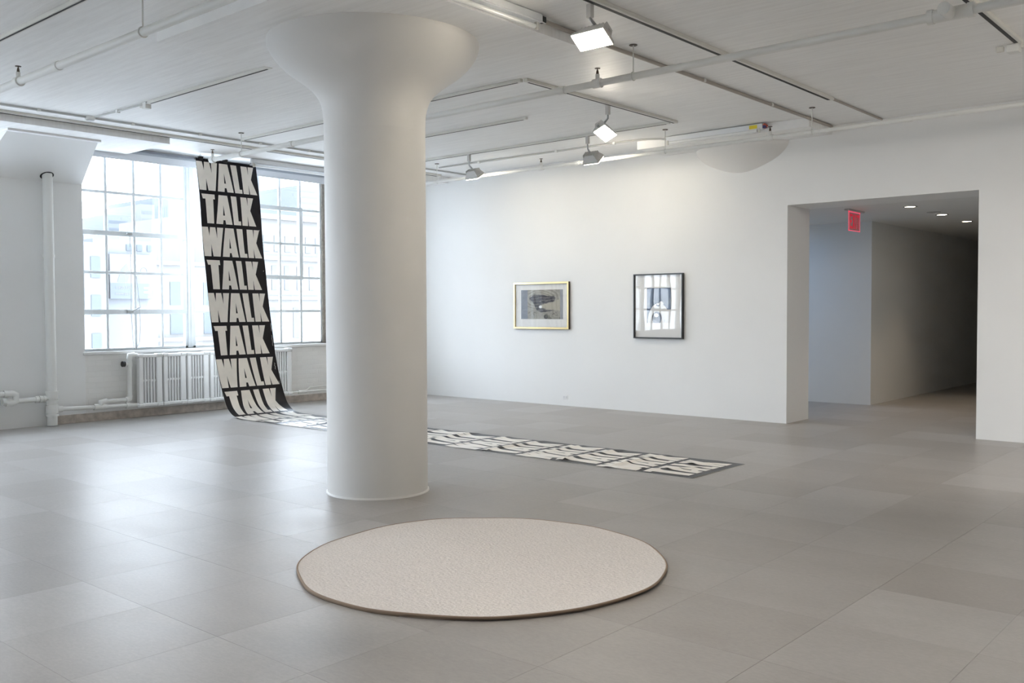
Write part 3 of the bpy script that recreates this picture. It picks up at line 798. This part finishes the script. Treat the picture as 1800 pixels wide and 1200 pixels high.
lp = thing('branch_pipe', 'white horizontal pipe with union and elbows on the wall left of the riser', 'pipe', (0.12, -6.6, 0.36))
MB().tube([(0.12, -6.72, 0.36), (0.12, -6.30, 0.365)], 0.032, 14).build('pipe', PIPE, lp)
MB().tube([(0.12, -7.6, 0.455), (0.12, -6.74, 0.46)], 0.034, 14).build('pipe', PIPE, lp)
MB().tube([(0.12, -6.84, 0.46), (0.12, -6.74, 0.462), (0.12, -6.70, 0.44), (0.12, -6.70, 0.36), (0.12, -6.74, 0.345), (0.12, -6.82, 0.345)], 0.045, 14).build('elbow', PIPE, lp)
for a, b, r in ((-6.46, -6.42, 0.045), (-6.41, -6.37, 0.050), (-6.36, -6.33, 0.042), (-6.86, -6.82, 0.052)):
    MB().tube([(0.12, a, 0.362), (0.12, b, 0.362)], r, 6 if r > .045 else 14).build('union', PIPE, lp)

rp = thing('return_pipe', 'low white pipe with tee running from the riser to the foot of the radiator', 'pipe', (0.12, -5.6, 0.20))
MB().tube([(0.12, -6.19, 0.215), (0.12, -5.08, 0.185)], 0.029, 14).build('pipe', PIPE, rp)
MB().tube([(0.12, -5.70, 0.203), (0.12, -5.52, 0.198)], 0.043, 14).build('tee', PIPE, rp)
MB().tube([(0.12, -6.185, 0.215), (0.12, -6.12, 0.213)], 0.042, 14).build('coupling', PIPE, rp)
MB().tube([(0.12, -5.25, 0.19), (0.12, -5.20, 0.189)], 0.046, 6).build('union', PIPE, rp)

sp = thing('supply_pipe', 'white pipe bending up beside the radiator with a black-knobbed valve', 'pipe', (0.12, -5.4, 0.26))
MB().tube([(0.12, -5.605, 0.235), (0.12, -5.61, 0.25), (0.12, -5.57, 0.268), (0.12, -5.23, 0.272), (0.12, -5.20, 0.285), (0.12, -5.19, 0.32), (0.12, -5.19, 0.84), (0.12, -5.18, 0.875), (0.12, -5.15, 0.885), (0.12, -5.07, 0.885)], 0.028, 14).build('pipe', PIPE, sp)
MB().tube([(0.12, -5.61, 0.22), (0.12, -5.60, 0.262), (0.12, -5.52, 0.272)], 0.040, 14).build('elbow', PIPE, sp)
MB().tube([(0.12, -5.25, 0.272), (0.12, -5.197, 0.285), (0.12, -5.19, 0.33)], 0.038, 14).build('elbow', PIPE, sp)
MB().tube([(0.12, -5.19, 0.83), (0.12, -5.185, 0.883), (0.12, -5.12, 0.886)], 0.040, 14).build('elbow', PIPE, sp)
MB().tube([(0.12, -5.19, 0.72), (0.12, -5.19, 0.80)], 0.038, 8).build('valve_body', PIPE, sp)
MB().tube([(0.12, -5.19, 0.765), (0.13, -5.27, 0.767)], 0.022, 10).build('valve_stem', PIPE, sp)
MB().tube([(0.13, -5.265, 0.767), (0.133, -5.30, 0.768)], 0.040, 16).build('valve_knob', BLACK, sp, label='black round valve knob')

rr = thing('outlet_pipe', 'pair of thin white pipes low on the wall right of the radiator', 'pipe', (0.12, -1.8, 0.18))
MB().tube([(0.12, -2.50, 0.18), (0.12, -0.05, 0.165)], 0.016, 10).build('pipe', PIPE, rr)
MB().tube([(0.12, -2.20, 0.19), (0.11, -2.12, 0.24), (0.09, -0.05, 0.25)], 0.012, 10).build('pipe', PIPE, rr)
MB().tube([(0.12, -2.36, 0.18), (0.12, -2.20, 0.178)], 0.027, 8).build('valve_body', PIPE, rr)

# ------------------------------------------------------------------ ceiling pipes
def sprinkler_line(label, x0, x1, y, z, r, hangers, heads, couplings, tee=None, endcap=False):
    c = thing('sprinkler_pipe', label, 'pipe', ((x0+x1)/2, y, z), 'sprinkler pipes under the ceiling')
    MB().tube([(x0, y, z), (x1, y, z)], r, 16).build('pipe', PIPE, c)
    for x in hangers:
        h = MB().tube([(x, y, z+r+0.004), (x, y, H)], 0.006, 8).build('hanger_rod', PIPE, c)
        k = MB(); k.tube([(x, y+(r+.004)*math.cos(t), z+(r+.004)*math.sin(t)) for t in [PI/2+2*PI*q/14 for q in range(15)]], 0.006, 6)
        k.build('hanger_ring', PIPE, h)
        MB().tube([(x, y, H-0.006), (x, y, H)], 0.035, 12).build('ceiling_plate', BRASS, h)
    for x in heads:
        h = MB().tube([(x-0.04, y, z), (x+0.04, y, z)], r+0.012, 14).tube([(x, y, z), (x, y, z+r+0.05)], 0.020, 10).build('head_tee', PIPE, c)
        MB().tube([(x, y, z+r+0.05), (x, y, z+r+0.085)], [0.014, 0.009], 8).tube([(x, y, z+r+0.085), (x, y, z+r+0.10)], 0.005, 6).tube([(x, y, z+r+0.10), (x, y, z+r+0.104)], 0.026, 10).build('sprinkler_head', BRASS, h)
    for x in couplings:
        MB().tube([(x-0.035, y, z), (x+0.035, y, z)], r+0.006, 16).build('coupling', PIPE, c)
    if tee:
        MB().tube([(tee-0.13, y, z), (tee+0.13, y, z)], r+0.014, 16).tube([(tee-0.15, y, z), (tee-0.11, y, z)], r+0.020, 16).tube([(tee+0.11, y, z), (tee+0.15, y, z)], r+0.020, 16).tube([(tee, y, z), (tee, y-0.16, z)], r+0.012, 14).build('tee', PIPE, c)
    return c
sprinkler_line('white sprinkler pipe crossing the upper left of the ceiling, nearest to the camera', 0.95, 13.5, -8.08, 3.53, 0.033, [2.6, 6.15, 9.6], [3.93, 9.0], [4.72, 7.8])
sprinkler_line('long white sprinkler pipe passing behind the column and over the room with a large tee', 1.40, 16.9, -4.66, 3.51, 0.031, [2.13, 8.13, 4.6, 12.5], [1.45, 7.75, 4.9], [7.35, 3.2], tee=10.72)
sprinkler_line('white sprinkler pipe running close along the long art wall', 0.9, 16.9, -1.175, 3.503, 0.024, [2.15, 6.29, 8.23, 11.5], [4.25, 7.72, 1.2], [4.9, 9.3])

# ------------------------------------------------------------------ lighting tracks
def track(label, p, q, slot=True, w=0.046, hgt=0.032, mt=None, slots=None):
    (x0, y0), (x1, y1) = p, q
    c = thing('lighting_track', label, 'track', ((x0+x1)/2, (y0+y1)/2, H-hgt), 'lighting tracks on the ceiling')
    if x0 == x1: MB().bbox(x0-w/2, x0+w/2, y0, y1, H-hgt, H, 0.003).build('channel', mt or TRACKW, c)
    else: MB().bbox(x0, x1, y0-w/2, y0+w/2, H-hgt, H, 0.003).build('channel', mt or TRACKW, c)
    for a, b in (slots or ([(0.0, 1.0)] if slot else [])):
        if x0 == x1:
            ya, yb = y0+(y1-y0)*a+0.05, y0+(y1-y0)*b-0.05
            MB().box(x0-(0.028 if w > 0.05 else 0.015), x0+0.003, ya, yb, H-hgt-0.002, H-hgt+0.003).build('slot', SLOT, c)
        else:
            xa, xb = x0+(x1-x0)*a+0.05, x0+(x1-x0)*b-0.05
            MB().box(xa, xb, y0-0.010, y0+0.006, H-hgt-0.002, H-hgt+0.003).build('slot', SLOT, c)
    return c
track('lighting track with a bold black slot at the top left corner of the view', (3.2, -8.38), (7.6, -8.38))
track('lighting track left of the column running up to its flared capital', (2.98, -6.36), (5.25, -6.36), w=0.04)
track('lighting track running along the ceiling beside the window wall above the banner', (1.335, -9.4), (1.335, -0.3), w=0.06)
track('lighting track reaching from the window side towards the column behind the sprinkler pipe', (1.80, -4.43), (5.4, -4.43), w=0.045)
track('short lighting track emerging right of the column and ending in mid ceiling', (2.6, -2.97), (5.50, -2.97), w=0.045)
track('long lighting track with black slot running from the near ceiling towards the doorway wall', (8.60, -10.5), (8.60, -1.52), w=0.055)
track('lighting track right of the column that carries the second flood lamp', (6.68, -4.39), (6.68, -1.55))
track('short lighting track that meets the second flood lamp track at right angles near the column', (5.30, -4.40), (6.64, -4.40), w=0.045)
track('lighting track parallel to the art wall that carries the two wall-washing lamps', (1.6, -1.60), (6.62, -1.60), w=0.042)
track('lighting track with bold black slot at the top right corner of the view', (10.67, -9.5), (10.67, -2.58), w=0.06)

def conduit(label, pts, r, mt=CONDUIT, clamps=()):
    c = thing('conduit', label, 'conduit', pts[0], 'electrical conduits on the ceiling')
    MB().tube(pts, r, 10).build('tube', mt, c)
    for p in clamps:
        MB().bbox(p[0]-0.02, p[0]+0.02, p[1]-0.02, p[1]+0.02, H-0.035, H, 0.004).build('clamp', PIPE, c)
    return c
zc = H-0.016
conduit('thin grey conduit running the length of the window side ceiling past a junction box', [(1.72, -9.5, zc), (1.72, -6.5, zc), (1.72, -3.0, zc), (1.72, -0.05, zc)], 0.013, clamps=[(1.72, -7.0), (1.72, -5.9), (1.72, -5.0), (1.72, -4.1), (1.72, -3.3)])
conduit('short conduit between the junction box and the track left of the column', [(1.80, -6.40, zc), (2.4, -6.37, zc), (2.98, -6.36, zc)], 0.010, clamps=[(2.3, -6.37)])
conduit('conduit leaving the near fluorescent fixture and running to the art wall', [(8.06, -5.80, H-0.04), (8.05, -5.60, H-0.04), (8.0, -5.45, H-0.02), (7.99, -5.05, H-0.02), (7.99, -4.6, H-0.02), (7.99, -0.03, H-0.02)], 0.017, mt=mat('brownish_conduit', (0.40, 0.36, 0.32), 0.5), clamps=[(7.99, -3.2), (7.99, -1.7)])
conduit('thin conduit continuing from the long black-slotted track to the art wall', [(8.60, -1.52, H-0.014), (8.60, -0.02, H-0.014)], 0.012, mt=MATS['brownish_conduit'])
conduit('dark thin conduit curving along the ceiling towards the wall fluorescent fixture', [(1.95, -0.93, zc), (3.5, -0.90, zc), (5.48, -0.88, zc), (5.70, -0.86, zc), (5.98, -0.80, H-0.03), (6.10, -0.74, H-0.05)], 0.012, clamps=[(2.8, -0.91), (4.3, -0.89), (5.3, -0.88)])
conduit('pale conduit below the top right track leaving a junction box', [(10.66, -2.45, zc), (10.66, -1.9, zc), (10.66, -0.03, zc)], 0.016, mt=PIPE)
jb = thing('junction_box', 'small grey junction box where two conduits meet over the window side', 'box', (1.72, -6.42, H-0.04))
MB().tube([(1.72, -6.42, H-0.042), (1.72, -6.42, H)], 0.055, 12).build('body', PIPE, jb); MB().tube([(1.72, -6.42, H-0.048), (1.72, -6.42, H-0.042)], 0.045, 12).build('cover', CONDUIT, jb)
for (x, y, lab) in ((2.90, -6.34, 'little white fitting at the window end of the track left of the column'), (10.60, -2.45, 'white junction box at the end of the top right track')):
    j = thing('track_feed', lab, 'box', (x, y, H-0.07))
    s_ = 0.035 if x < 5 else 0.05
    MB().bbox(x-s_, x+s_, y-s_, y+s_, H-0.07, H, 0.005).build('body', PIPE, j)
    MB().bbox(x-s_-0.09, x-s_-0.03, y-0.02, y+0.02, H-0.045, H, 0.004).build('plug', TRACKW, j)

# ------------------------------------------------------------------ fluorescent fixtures
def fixture(label, p, q, z, ax, sticker=False, face=1):
    # ax: long axis; wall side given by face
    (x0, y0), (x1, y1) = p, q; mx, my = (x0+x1)/2, (y0+y1)/2
    c = thing('fluorescent_fixture', label, 'lamp', (mx, my, z), 'unlit fluorescent strip fixtures')
    if ax == 'y':
        MB().bbox(mx-0.035, mx+0.035, y0, y1, z+0.045, z+0.11, 0.006).build('housing', REFL, c)
        MB().prism([(mx-0.08, z+0.02), (mx-0.03, z+0.052), (mx+0.03, z+0.052), (mx+0.08, z+0.02), (mx+0.08, z+0.025), (mx+0.03, z+0.058), (mx-0.03, z+0.058), (mx-0.08, z+0.025)], 1, y0+0.02, y1-0.02).build('reflector', REFL, c)
        MB().tube([(mx, y0+0.06, z+0.012), (mx, y1-0.06, z+0.012)], 0.019, 14).build('tube', TUBE, c)
        for y in (y0+0.03, y1-0.05): MB().bbox(mx-0.016, mx+0.016, y, y+0.025, z-0.012, z+0.05, 0.004).build('lamp_holder', TRACKW, c)
        MB().bbox(mx-0.025, mx+0.03, y1+0.0, y1+0.05, z+0.055, z+0.10, 0.004).build('end_plug', BLACK, c)
    else:
        MB().bbox(x0, x1, my-0.03, my+0.05, z+0.03, z+0.105, 0.006).build('housing', REFL, c)
        MB().tube([(x0+0.06, my-0.035, z+0.018), (x1-0.06, my-0.035, z+0.018)], 0.019, 14).build('tube', TUBE, c)
        for x in (x0+0.02, x1-0.05): MB().bbox(x, x+0.025, my-0.052, my-0.018, z-0.008, z+0.05, 0.004).build('lamp_holder', TRACKW, c)
        if sticker:
            MB().box(x1-0.17, x1-0.065, my-0.032, my-0.029, z+0.048, z+0.092).build('sticker', YELLOW, c, label='yellow sticker')
            MB().tube([(x1, my, z+0.08), (x1+0.03, my-0.03, z+0.09), (x1+0.06, my-0.01, z+0.07), (x1+0.03, my+0.01, z+0.05), (x1, my, z+0.06)], 0.012, 8).build('wire', REDW, c, label='loose red wire')
            MB().bbox(x1, x1+0.045, my-0.02, my+0.03, z+0.045, z+0.09, 0.004).build('end_plug', mat('blue_plug', (0.05, 0.05, 0.16), 0.5), c)
    return c
fixture('unlit fluorescent strip fixture along the ceiling slab edge right of the column capital', (8.06, -8.3), (8.06, -5.85), 3.665, 'y')
fixture('unlit fluorescent strip fixture with a yellow sticker near the wall capital', (6.05, -0.745), (7.42, -0.745), 3.665, 'x', True)
fixture('unlit fluorescent strip fixture over the window right of the banner', (0.48, -3.42), (0.48, -1.95), 3.665, 'y')

# ------------------------------------------------------------------ flood lamps
def head_frame(long_axis, normal):
    n = -Vector(normal).normalized(); x = Vector(long_axis); x = (x-n*x.dot(n)).normalized(); y = n.cross(x)
    return Matrix((x, y, n)).transposed()
def lamp(label, base, ctr, long_axis, normal, a, b, beam=0, cone=1.9, soft=0.08, lens=None):
    """base: point on the track; ctr: centre of the glowing face"""
    c = thing('flood_lamp', label, 'lamp', (base[0], base[1], H-0.03), 'white flood lamps hung from the tracks')
    bx, by = base; M = head_frame(long_axis, normal); C0 = Vector(ctr)
    def T(mb): mb.v = [tuple(C0+M@Vector(v)) for v in mb.v]; return mb
    MB().bbox(bx-0.022, bx+0.022, by-0.022, by+0.022, H-0.13, H-0.03, 0.004).build('adapter', LAMPW, c)
    knuckle = C0+M@Vector((0, 0, 0.12))
    MB().tube([(bx, by, H-0.13), (bx, by, knuckle.z+0.05), tuple(knuckle)], [0.011, 0.011, 0.014], 10).build('stem', STEEL, c)
    A, B = a/2, b/2
    hs = MB()
    hs.add([(-A,-B,0),(A,-B,0),(A,B,0),(-A,B,0),(-A,-B,.022),(A,-B,.022),(A,B,.022),(-A,B,.022),(-A*.62,-B*.62,.10),(A*.62,-B*.62,.10),(A*.62,B*.62,.10),(-A*.62,B*.62,.10)],
           [(0,1,5,4),(1,2,6,5),(2,3,7,6),(3,0,4,7),(4,5,9,8),(5,6,10,9),(6,7,11,10),(7,4,8,11),(8,9,10,11)])
    ho = T(hs).build('housing', LAMPW, c)
    fn = MB()
    for k in range(8):
        x = -A*.78+A*1.56*k/7
        fn.prism([(-B*.9, .024), (B*.9, .024), (B*.58, .112), (-B*.58, .112)], 0, x-0.002, x+0.002)
    T(fn).build('cooling_fin', LAMPW, ho)['kind'] = 'stuff'
    rim = MB().bbox(-A-.006, A+.006, -B-.006, -B+.008, -.006, .012, .002).bbox(-A-.006, A+.006, B-.008, B+.006, -.006, .012, .002).bbox(-A-.006, -A+.008, -B, B, -.006, .012, .002).bbox(A-.008, A+.006, -B, B, -.006, .012, .002)
    T(rim).build('door_rim', LAMPW, ho)
    T(MB().box(-A+.004, A-.004, -B+.004, B-.004, -.013, 0)).build('lens', lens or LIGHTF, c, label='glowing warm lamp glass')
    yk = MB()
    for sgn in (-1, 1):
        yk.tube([(sgn*(A+.012), 0, .04), (sgn*(A*.7), 0, .10), (0, 0, .125)], .005, 6)
    T(yk).build('yoke', LAMPW, c)
    if beam: spot('flood_beam', tuple(C0+Vector(normal).normalized()*0.01), tuple(C0+Vector(normal).normalized()), beam, (1.0, 0.94, 0.87), cone, 1.0, soft)
    T(MB().tube([(-A-.022, 0, .03), (-A+.004, 0, .03)], .014, 10)).build('knob', STEEL, c)
    return c
lamp('brightest flood lamp facing the room near the top of the ceiling right of the column', (8.55, -5.86), (8.545, -5.83, 3.50), (1, 0, 0), (0.0, -0.58, -0.81), 0.29, 0.15, 22)
lamp('lit flood lamp tilted sideways on the track in front of the art wall', (6.64, -2.93), (6.58, -2.90, 3.46), (0, .23, -.075), (.45, -.28, -.84), 0.24, 0.15)
lamp('flood lamp seen from behind washing the wall above the black-framed picture', (5.38, -1.60), (5.40, -1.50, 3.45), (1, 0, 0), (0, .67, -.74), 0.24, 0.16)
lamp('flood lamp seen from behind washing the wall above the gold-framed picture, nearest to the column', (3.25, -1.60), (3.27, -1.50, 3.44), (1, 0, 0), (0, .5, -.86), 0.24, 0.16)
# fill lamps added out of view to brighten the floor, rug and ceiling
for (x, y, lab) in ((9.35, -9.0, 'added fill flood lamp left of the viewpoint, pointing down in front of the rug'), (12.2, -8.4, 'added fill flood lamp just ahead of the viewpoint above the frame, pointing down'),
                     (14.2, -6.0, 'added fill flood lamp right of the view pointing down at the floor'), (11.9, -6.6, 'added fill flood lamp above the right part of the room pointing down, out of frame'),
                     (12.3, -12.8, 'added fill flood lamp directly behind the viewpoint pointing down'), (8.3, -12.0, 'added fill flood lamp behind the rug to the left of the viewpoint')):
    lamp(lab, (x, y), (x, y, 3.44), (1, 0, 0), (0, 0.02, -1), 0.26, 0.17, (50 if y > -10.5 else 30) if x < 10 else 44, 1.35 if x < 10 else 1.7, 0.08, LIGHTD)
for (x, y, n_, lab) in ((11.7, -4.3, (-.55, .8, -.75), 'added wall-washing fill lamp outside the frame nearest to the doorway'), (13.6, -4.2, (-.1, .9, -.75), 'added wall-washing fill lamp outside the frame right of the doorway'), (15.2, -4.2, (0, .9, -.75), 'added wall-washing fill lamp outside the frame farthest to the right')):
    lamp(lab, (x, y), (x, y, 3.44), (1, 0, 0), n_, 0.26, 0.17, 60, 1.75, 0.28, LIGHTD)  # added out of view to brighten the art wall

lamp('added fill flood lamp near the left windows outside the frame, aimed at the banner', (5.0, -11.0), (5.0, -11.0, 3.44), (1, 0, 0), (-4.4, 7.3, -1.6), 0.26, 0.17, 170, 0.42, 0.08, LIGHTD)  # unseen lamp added to lift the banner lettering
# ------------------------------------------------------------------ corridor lights and exit sign
def downlight(x, y, label, lit=True):
    c = thing('recessed_downlight' if lit else 'ceiling_speaker', label, 'lamp' if lit else 'speaker', (x, y, DZ-0.004), 'round downlights in the passage ceiling' if lit else None)
    MB().lathe([(0.066, DZ-0.001), (0.066, DZ-0.006), (0.088, DZ-0.006), (0.092, DZ)], (x, y), 28).build('trim_ring', STEEL if lit else CONDUIT, c)
    MB().tube([(x, y, DZ-0.004), (x, y, DZ+0.0)], 0.066, 28).build('lens' if lit else 'grille', DLIGHT if lit else CONDUIT, c)
    if lit:
        l = spot('downlight_beam', (x, y, DZ-0.02), (x, y, 0), 9, (1.0, 0.78, 0.52), 1.5, 0.8, 0.05)
downlight(8.52, 1.27, 'recessed round downlight nearest to the doorway, beside the exit sign')
downlight(8.50, 2.68, 'recessed round downlight in the middle of the passage ceiling')
downlight(8.46, 4.05, 'recessed round downlight deepest in the passage ceiling')
downlight(8.52, 2.24, 'small dark round ceiling disc between the first and second downlight', lit=False)

EXP = bpy.data.materials.new('exit_sign_acrylic'); EXP.use_nodes = True
_b = EXP.node_tree.nodes['Principled BSDF']; _b.inputs['Base Color'].default_value = (0.50, 0.28, 0.32, 1); _b.inputs['Roughness'].default_value = 0.2; _b.inputs['Alpha'].default_value = 0.45
EXR = mat('exit_letter_red', (0.35, 0.004, 0.02), 0.4, emit=(1.0, 0.01, 0.05), estr=0.09)
EXE = mat('exit_lit_edge', (0.8, 0.2, 0.25), 0.3, emit=(1.0, 0.10, 0.20), estr=0.12)
ex = thing('exit_sign', 'red edge-lit EXIT sign hanging from the passage ceiling', 'sign', (7.80, 1.20, 2.56))
ex0, ex1 = 1.02, 1.42
MB().bbox(7.77, 7.83, 0.94, 1.52, DZ-0.022, DZ, 0.004).build('canopy', CONDUIT, ex)
MB().box(7.797, 7.803, ex0, ex1, 2.545, DZ-0.02).build('panel', EXP, ex)
MB().box(7.7965, 7.8035, ex0, ex1, DZ-0.040, DZ-0.020).box(7.7965, 7.8035, ex0, ex0+.012, 2.545, DZ-0.02).box(7.7965, 7.8035, ex1-.012, ex1, 2.545, DZ-0.02).box(7.7965, 7.8035, ex0, ex1, 2.545, 2.557).build('lit_edge', EXE, ex, label='glowing pink rim')
def stroke_letter(polys, y0, w, z0, h):
    m = MB()
    for P in polys:
        m.prism([(y0+u*w, z0+(1-v)*h) for u, v in P], 0, 7.8035, 7.8045)
    return m
S_ = 0.30
GE = {'E': [[(0,0),(1,0),(1,.18),(0,.18)], [(0,.18),(S_,.18),(S_,.82),(0,.82)], [(S_,.41),(.85,.41),(.85,.59),(S_,.59)], [(0,.82),(1,.82),(1,1),(0,1)]],
      'X': [[(0,0),(.32,0),(1,1),(.68,1)], [(.68,0),(1,0),(.32,1),(0,1)]],
      'I': [[(.2,0),(.8,0),(.8,1),(.2,1)]],
      'T': [[(0,0),(1,0),(1,.18),(0,.18)], [(.34,.18),(.66,.18),(.66,1),(.34,1)]]}
yy = ex0+0.035
for ch, w_ in (('E', .082), ('X', .090), ('I', .050), ('T', .085)):
    stroke_letter(GE[ch], yy, w_, 2.575, 0.20).build('letter', EXR, ex); yy += w_+0.009

pl = thing('passage_fill_lamp', 'added cool fill lamp, unseen on the passage ceiling left of the doorway', 'lamp', (5.6, 1.8, DZ-0.06))  # added out of view to give the passage wall its blue light
MB().bbox(5.4, 5.8, 1.1, 2.5, DZ-0.05, DZ, 0.006).build('housing', LAMPW, pl)
MB().box(5.43, 5.77, 1.13, 2.47, DZ-0.055, DZ-0.05).build('lens', mat('cool_fill_lens', (1, 1, 1), 0.4, emit=(0.30, 0.56, 1.0), estr=2.2), pl)
# ------------------------------------------------------------------ the city outside
street = struct(box(-420, -0.36, -260, 420, -22.2, -22).build('floor_street', mat('pale_street', (0.85, 0.85, 0.85), 0.9)))
BF = 0.18   # haze is painted into the outside tones, then darkened to suit the exposure
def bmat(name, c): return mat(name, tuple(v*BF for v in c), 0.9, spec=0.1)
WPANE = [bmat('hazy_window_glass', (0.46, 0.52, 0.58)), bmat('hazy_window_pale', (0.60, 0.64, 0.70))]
def building(label, x, depth, y0, y1, z1, wallm, grid=None, pane=None, extra=None, group=None, cornice=None):
    c = thing('office_building' if z1 > 12 else 'loft_building', label, 'building', (x-depth/2, (y0+y1)/2, -22))
    w = MB().box(x-depth, x, y0, y1, -22, z1)
    if cornice:
        for (za, zb, pr_) in cornice: w.box(x-0.1, x+pr_, y0, y1, za, zb)
    w.build('wall', wallm, c)
    if grid:
        for (ya, yb, n, za, zb, k, fy, fz) in grid:
            sy = (yb-ya)/n; sz = (zb-za)/k; proto = None
            for i in range(n):
                for j in range(k):
                    yc = ya+(i+.5)*sy; zc_ = za+(j+.5)*sz
                    if proto is None:
                        o = MB().box(x-0.02, x+0.05, yc-sy*fy/2, yc+sy*fy/2, zc_-sz*fz/2, zc_+sz*fz/2).build('window', pane or WPANE[0], c); proto = (o, yc, zc_)
                    else:
                        o = copy_obj(proto[0], c); o.location = (0, yc-proto[1], zc_-proto[2])
    return c
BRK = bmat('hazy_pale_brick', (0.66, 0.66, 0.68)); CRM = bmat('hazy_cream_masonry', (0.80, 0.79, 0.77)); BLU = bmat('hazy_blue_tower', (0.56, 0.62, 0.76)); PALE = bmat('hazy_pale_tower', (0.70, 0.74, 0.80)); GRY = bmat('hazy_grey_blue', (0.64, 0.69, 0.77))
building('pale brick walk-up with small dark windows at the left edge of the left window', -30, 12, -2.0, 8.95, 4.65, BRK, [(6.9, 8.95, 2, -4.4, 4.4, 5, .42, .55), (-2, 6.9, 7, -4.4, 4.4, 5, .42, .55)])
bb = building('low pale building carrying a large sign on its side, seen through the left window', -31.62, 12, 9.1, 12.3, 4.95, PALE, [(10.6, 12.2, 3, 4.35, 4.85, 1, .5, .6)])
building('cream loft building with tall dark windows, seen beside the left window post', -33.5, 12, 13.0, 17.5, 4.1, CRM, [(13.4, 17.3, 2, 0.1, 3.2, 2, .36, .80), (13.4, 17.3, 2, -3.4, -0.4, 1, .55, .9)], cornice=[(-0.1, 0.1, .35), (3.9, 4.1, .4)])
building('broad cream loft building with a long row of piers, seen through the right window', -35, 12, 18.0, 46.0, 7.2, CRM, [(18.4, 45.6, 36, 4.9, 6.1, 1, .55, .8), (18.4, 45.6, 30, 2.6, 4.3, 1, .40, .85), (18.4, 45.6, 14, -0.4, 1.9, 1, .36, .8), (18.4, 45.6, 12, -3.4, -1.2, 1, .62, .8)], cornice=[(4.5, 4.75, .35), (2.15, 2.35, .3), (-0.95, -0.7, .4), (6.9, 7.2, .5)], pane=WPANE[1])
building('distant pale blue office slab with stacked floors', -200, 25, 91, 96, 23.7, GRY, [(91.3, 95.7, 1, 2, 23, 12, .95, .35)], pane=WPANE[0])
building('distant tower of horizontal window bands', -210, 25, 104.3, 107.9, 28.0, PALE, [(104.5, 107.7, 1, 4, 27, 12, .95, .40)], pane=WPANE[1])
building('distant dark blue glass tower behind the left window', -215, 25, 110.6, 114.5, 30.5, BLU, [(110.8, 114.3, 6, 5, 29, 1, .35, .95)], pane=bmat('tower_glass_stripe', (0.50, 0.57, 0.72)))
building('very tall tower coloured pale for haze beside the window post', -240, 6, 128.3, 140, 58, bmat('fading_haze_tower', (0.80, 0.85, 0.90)), [(128.8, 139.5, 1, 5, 57, 26, .96, .3)], pane=bmat('fading_haze_band', (0.74, 0.80, 0.87)))
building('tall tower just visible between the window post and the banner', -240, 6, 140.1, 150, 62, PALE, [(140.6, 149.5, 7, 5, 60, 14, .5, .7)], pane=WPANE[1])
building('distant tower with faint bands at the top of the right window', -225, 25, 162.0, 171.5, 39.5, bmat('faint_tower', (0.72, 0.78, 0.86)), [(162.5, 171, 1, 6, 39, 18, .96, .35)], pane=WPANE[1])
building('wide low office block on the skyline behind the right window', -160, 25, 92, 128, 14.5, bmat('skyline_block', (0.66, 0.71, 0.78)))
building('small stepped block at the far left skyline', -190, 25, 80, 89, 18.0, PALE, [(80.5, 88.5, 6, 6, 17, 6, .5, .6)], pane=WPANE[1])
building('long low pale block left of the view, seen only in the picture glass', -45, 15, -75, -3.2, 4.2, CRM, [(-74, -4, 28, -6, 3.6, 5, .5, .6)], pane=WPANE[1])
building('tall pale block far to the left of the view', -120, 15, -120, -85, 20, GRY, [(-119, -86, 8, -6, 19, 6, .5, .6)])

# billboard with its (hardly legible) lines
bd = thing('billboard', 'pale advertising billboard with a phone number, seen through the left window', 'sign', (-31.4, 10.7, 1.5))
MB().bbox(-31.61, -31.3, 9.75, 11.95, 2.1, 4.25, 0.02).build('board', bmat('billboard_white', (0.80, 0.80, 0.80)), bd)
MB().box(-31.30, -31.28, 9.75, 11.95, 2.1, 2.85).build('blue_band', bmat('billboard_blue', (0.52, 0.58, 0.66)), bd, label='grey-blue lower band')
pic = MB(); pic.prism([(10.1, 2.9), (10.6, 2.9), (10.8, 3.3), (10.6, 3.8), (10.3, 3.5)], 0, -31.30, -31.285).prism([(10.95, 2.9), (11.3, 2.9), (11.2, 3.4), (11.0, 3.3)], 0, -31.30, -31.285)
pic.build('picture_patch', bmat('billboard_grey', (0.58, 0.62, 0.66)), bd)
ring = MB(); ring.tube([(-31.28, 11.45+0.16*math.cos(2*PI*q/20), 3.45+0.18*math.sin(2*PI*q/20)) for q in range(21)], 0.012, 6)
ring.build('ring_emblem', bmat('billboard_grey', (0.58, 0.62, 0.66)), bd)
for z in (2.62, 2.42): MB().box(-31.28, -31.27, 11.42, 11.72, z-0.05, z+0.05).build('white_patch', bmat('billboard_lettering', (0.86, 0.86, 0.86)), bd)
def text_mesh(txt, size, loc, parent, m, squeeze=1.0):
    cu = bpy.data.curves.new('lettering', 'FONT'); cu.body = txt; cu.size = size; cu.extrude = 0.004
    to = bpy.data.objects.new('lettering_curve', cu); COL.objects.link(to)
    dg = bpy.context.evaluated_depsgraph_get(); me = bpy.data.meshes.new_from_object(to.evaluated_get(dg)); bpy.data.objects.remove(to)
    me.materials.clear(); me.materials.append(m); me.name = 'lettering'
    # reads from +x: text x -> +y, text y -> +z
    for v in me.vertices: v.co = Vector((v.co.z, v.co.x*squeeze, v.co.y))
    o = bpy.data.objects.new('lettering', me); COL.objects.link(o); o.parent = parent; o.location = Vector(loc)-parent.location
    return o
BW_ = bmat('billboard_lettering', (0.86, 0.86, 0.86))
text_mesh('1-800-334-10', 0.22, (-31.26, 9.98, 2.56), bd, BW_, 0.85)
text_mesh('www.part10.', 0.20, (-31.26, 9.98, 2.29), bd, BW_, 0.95)
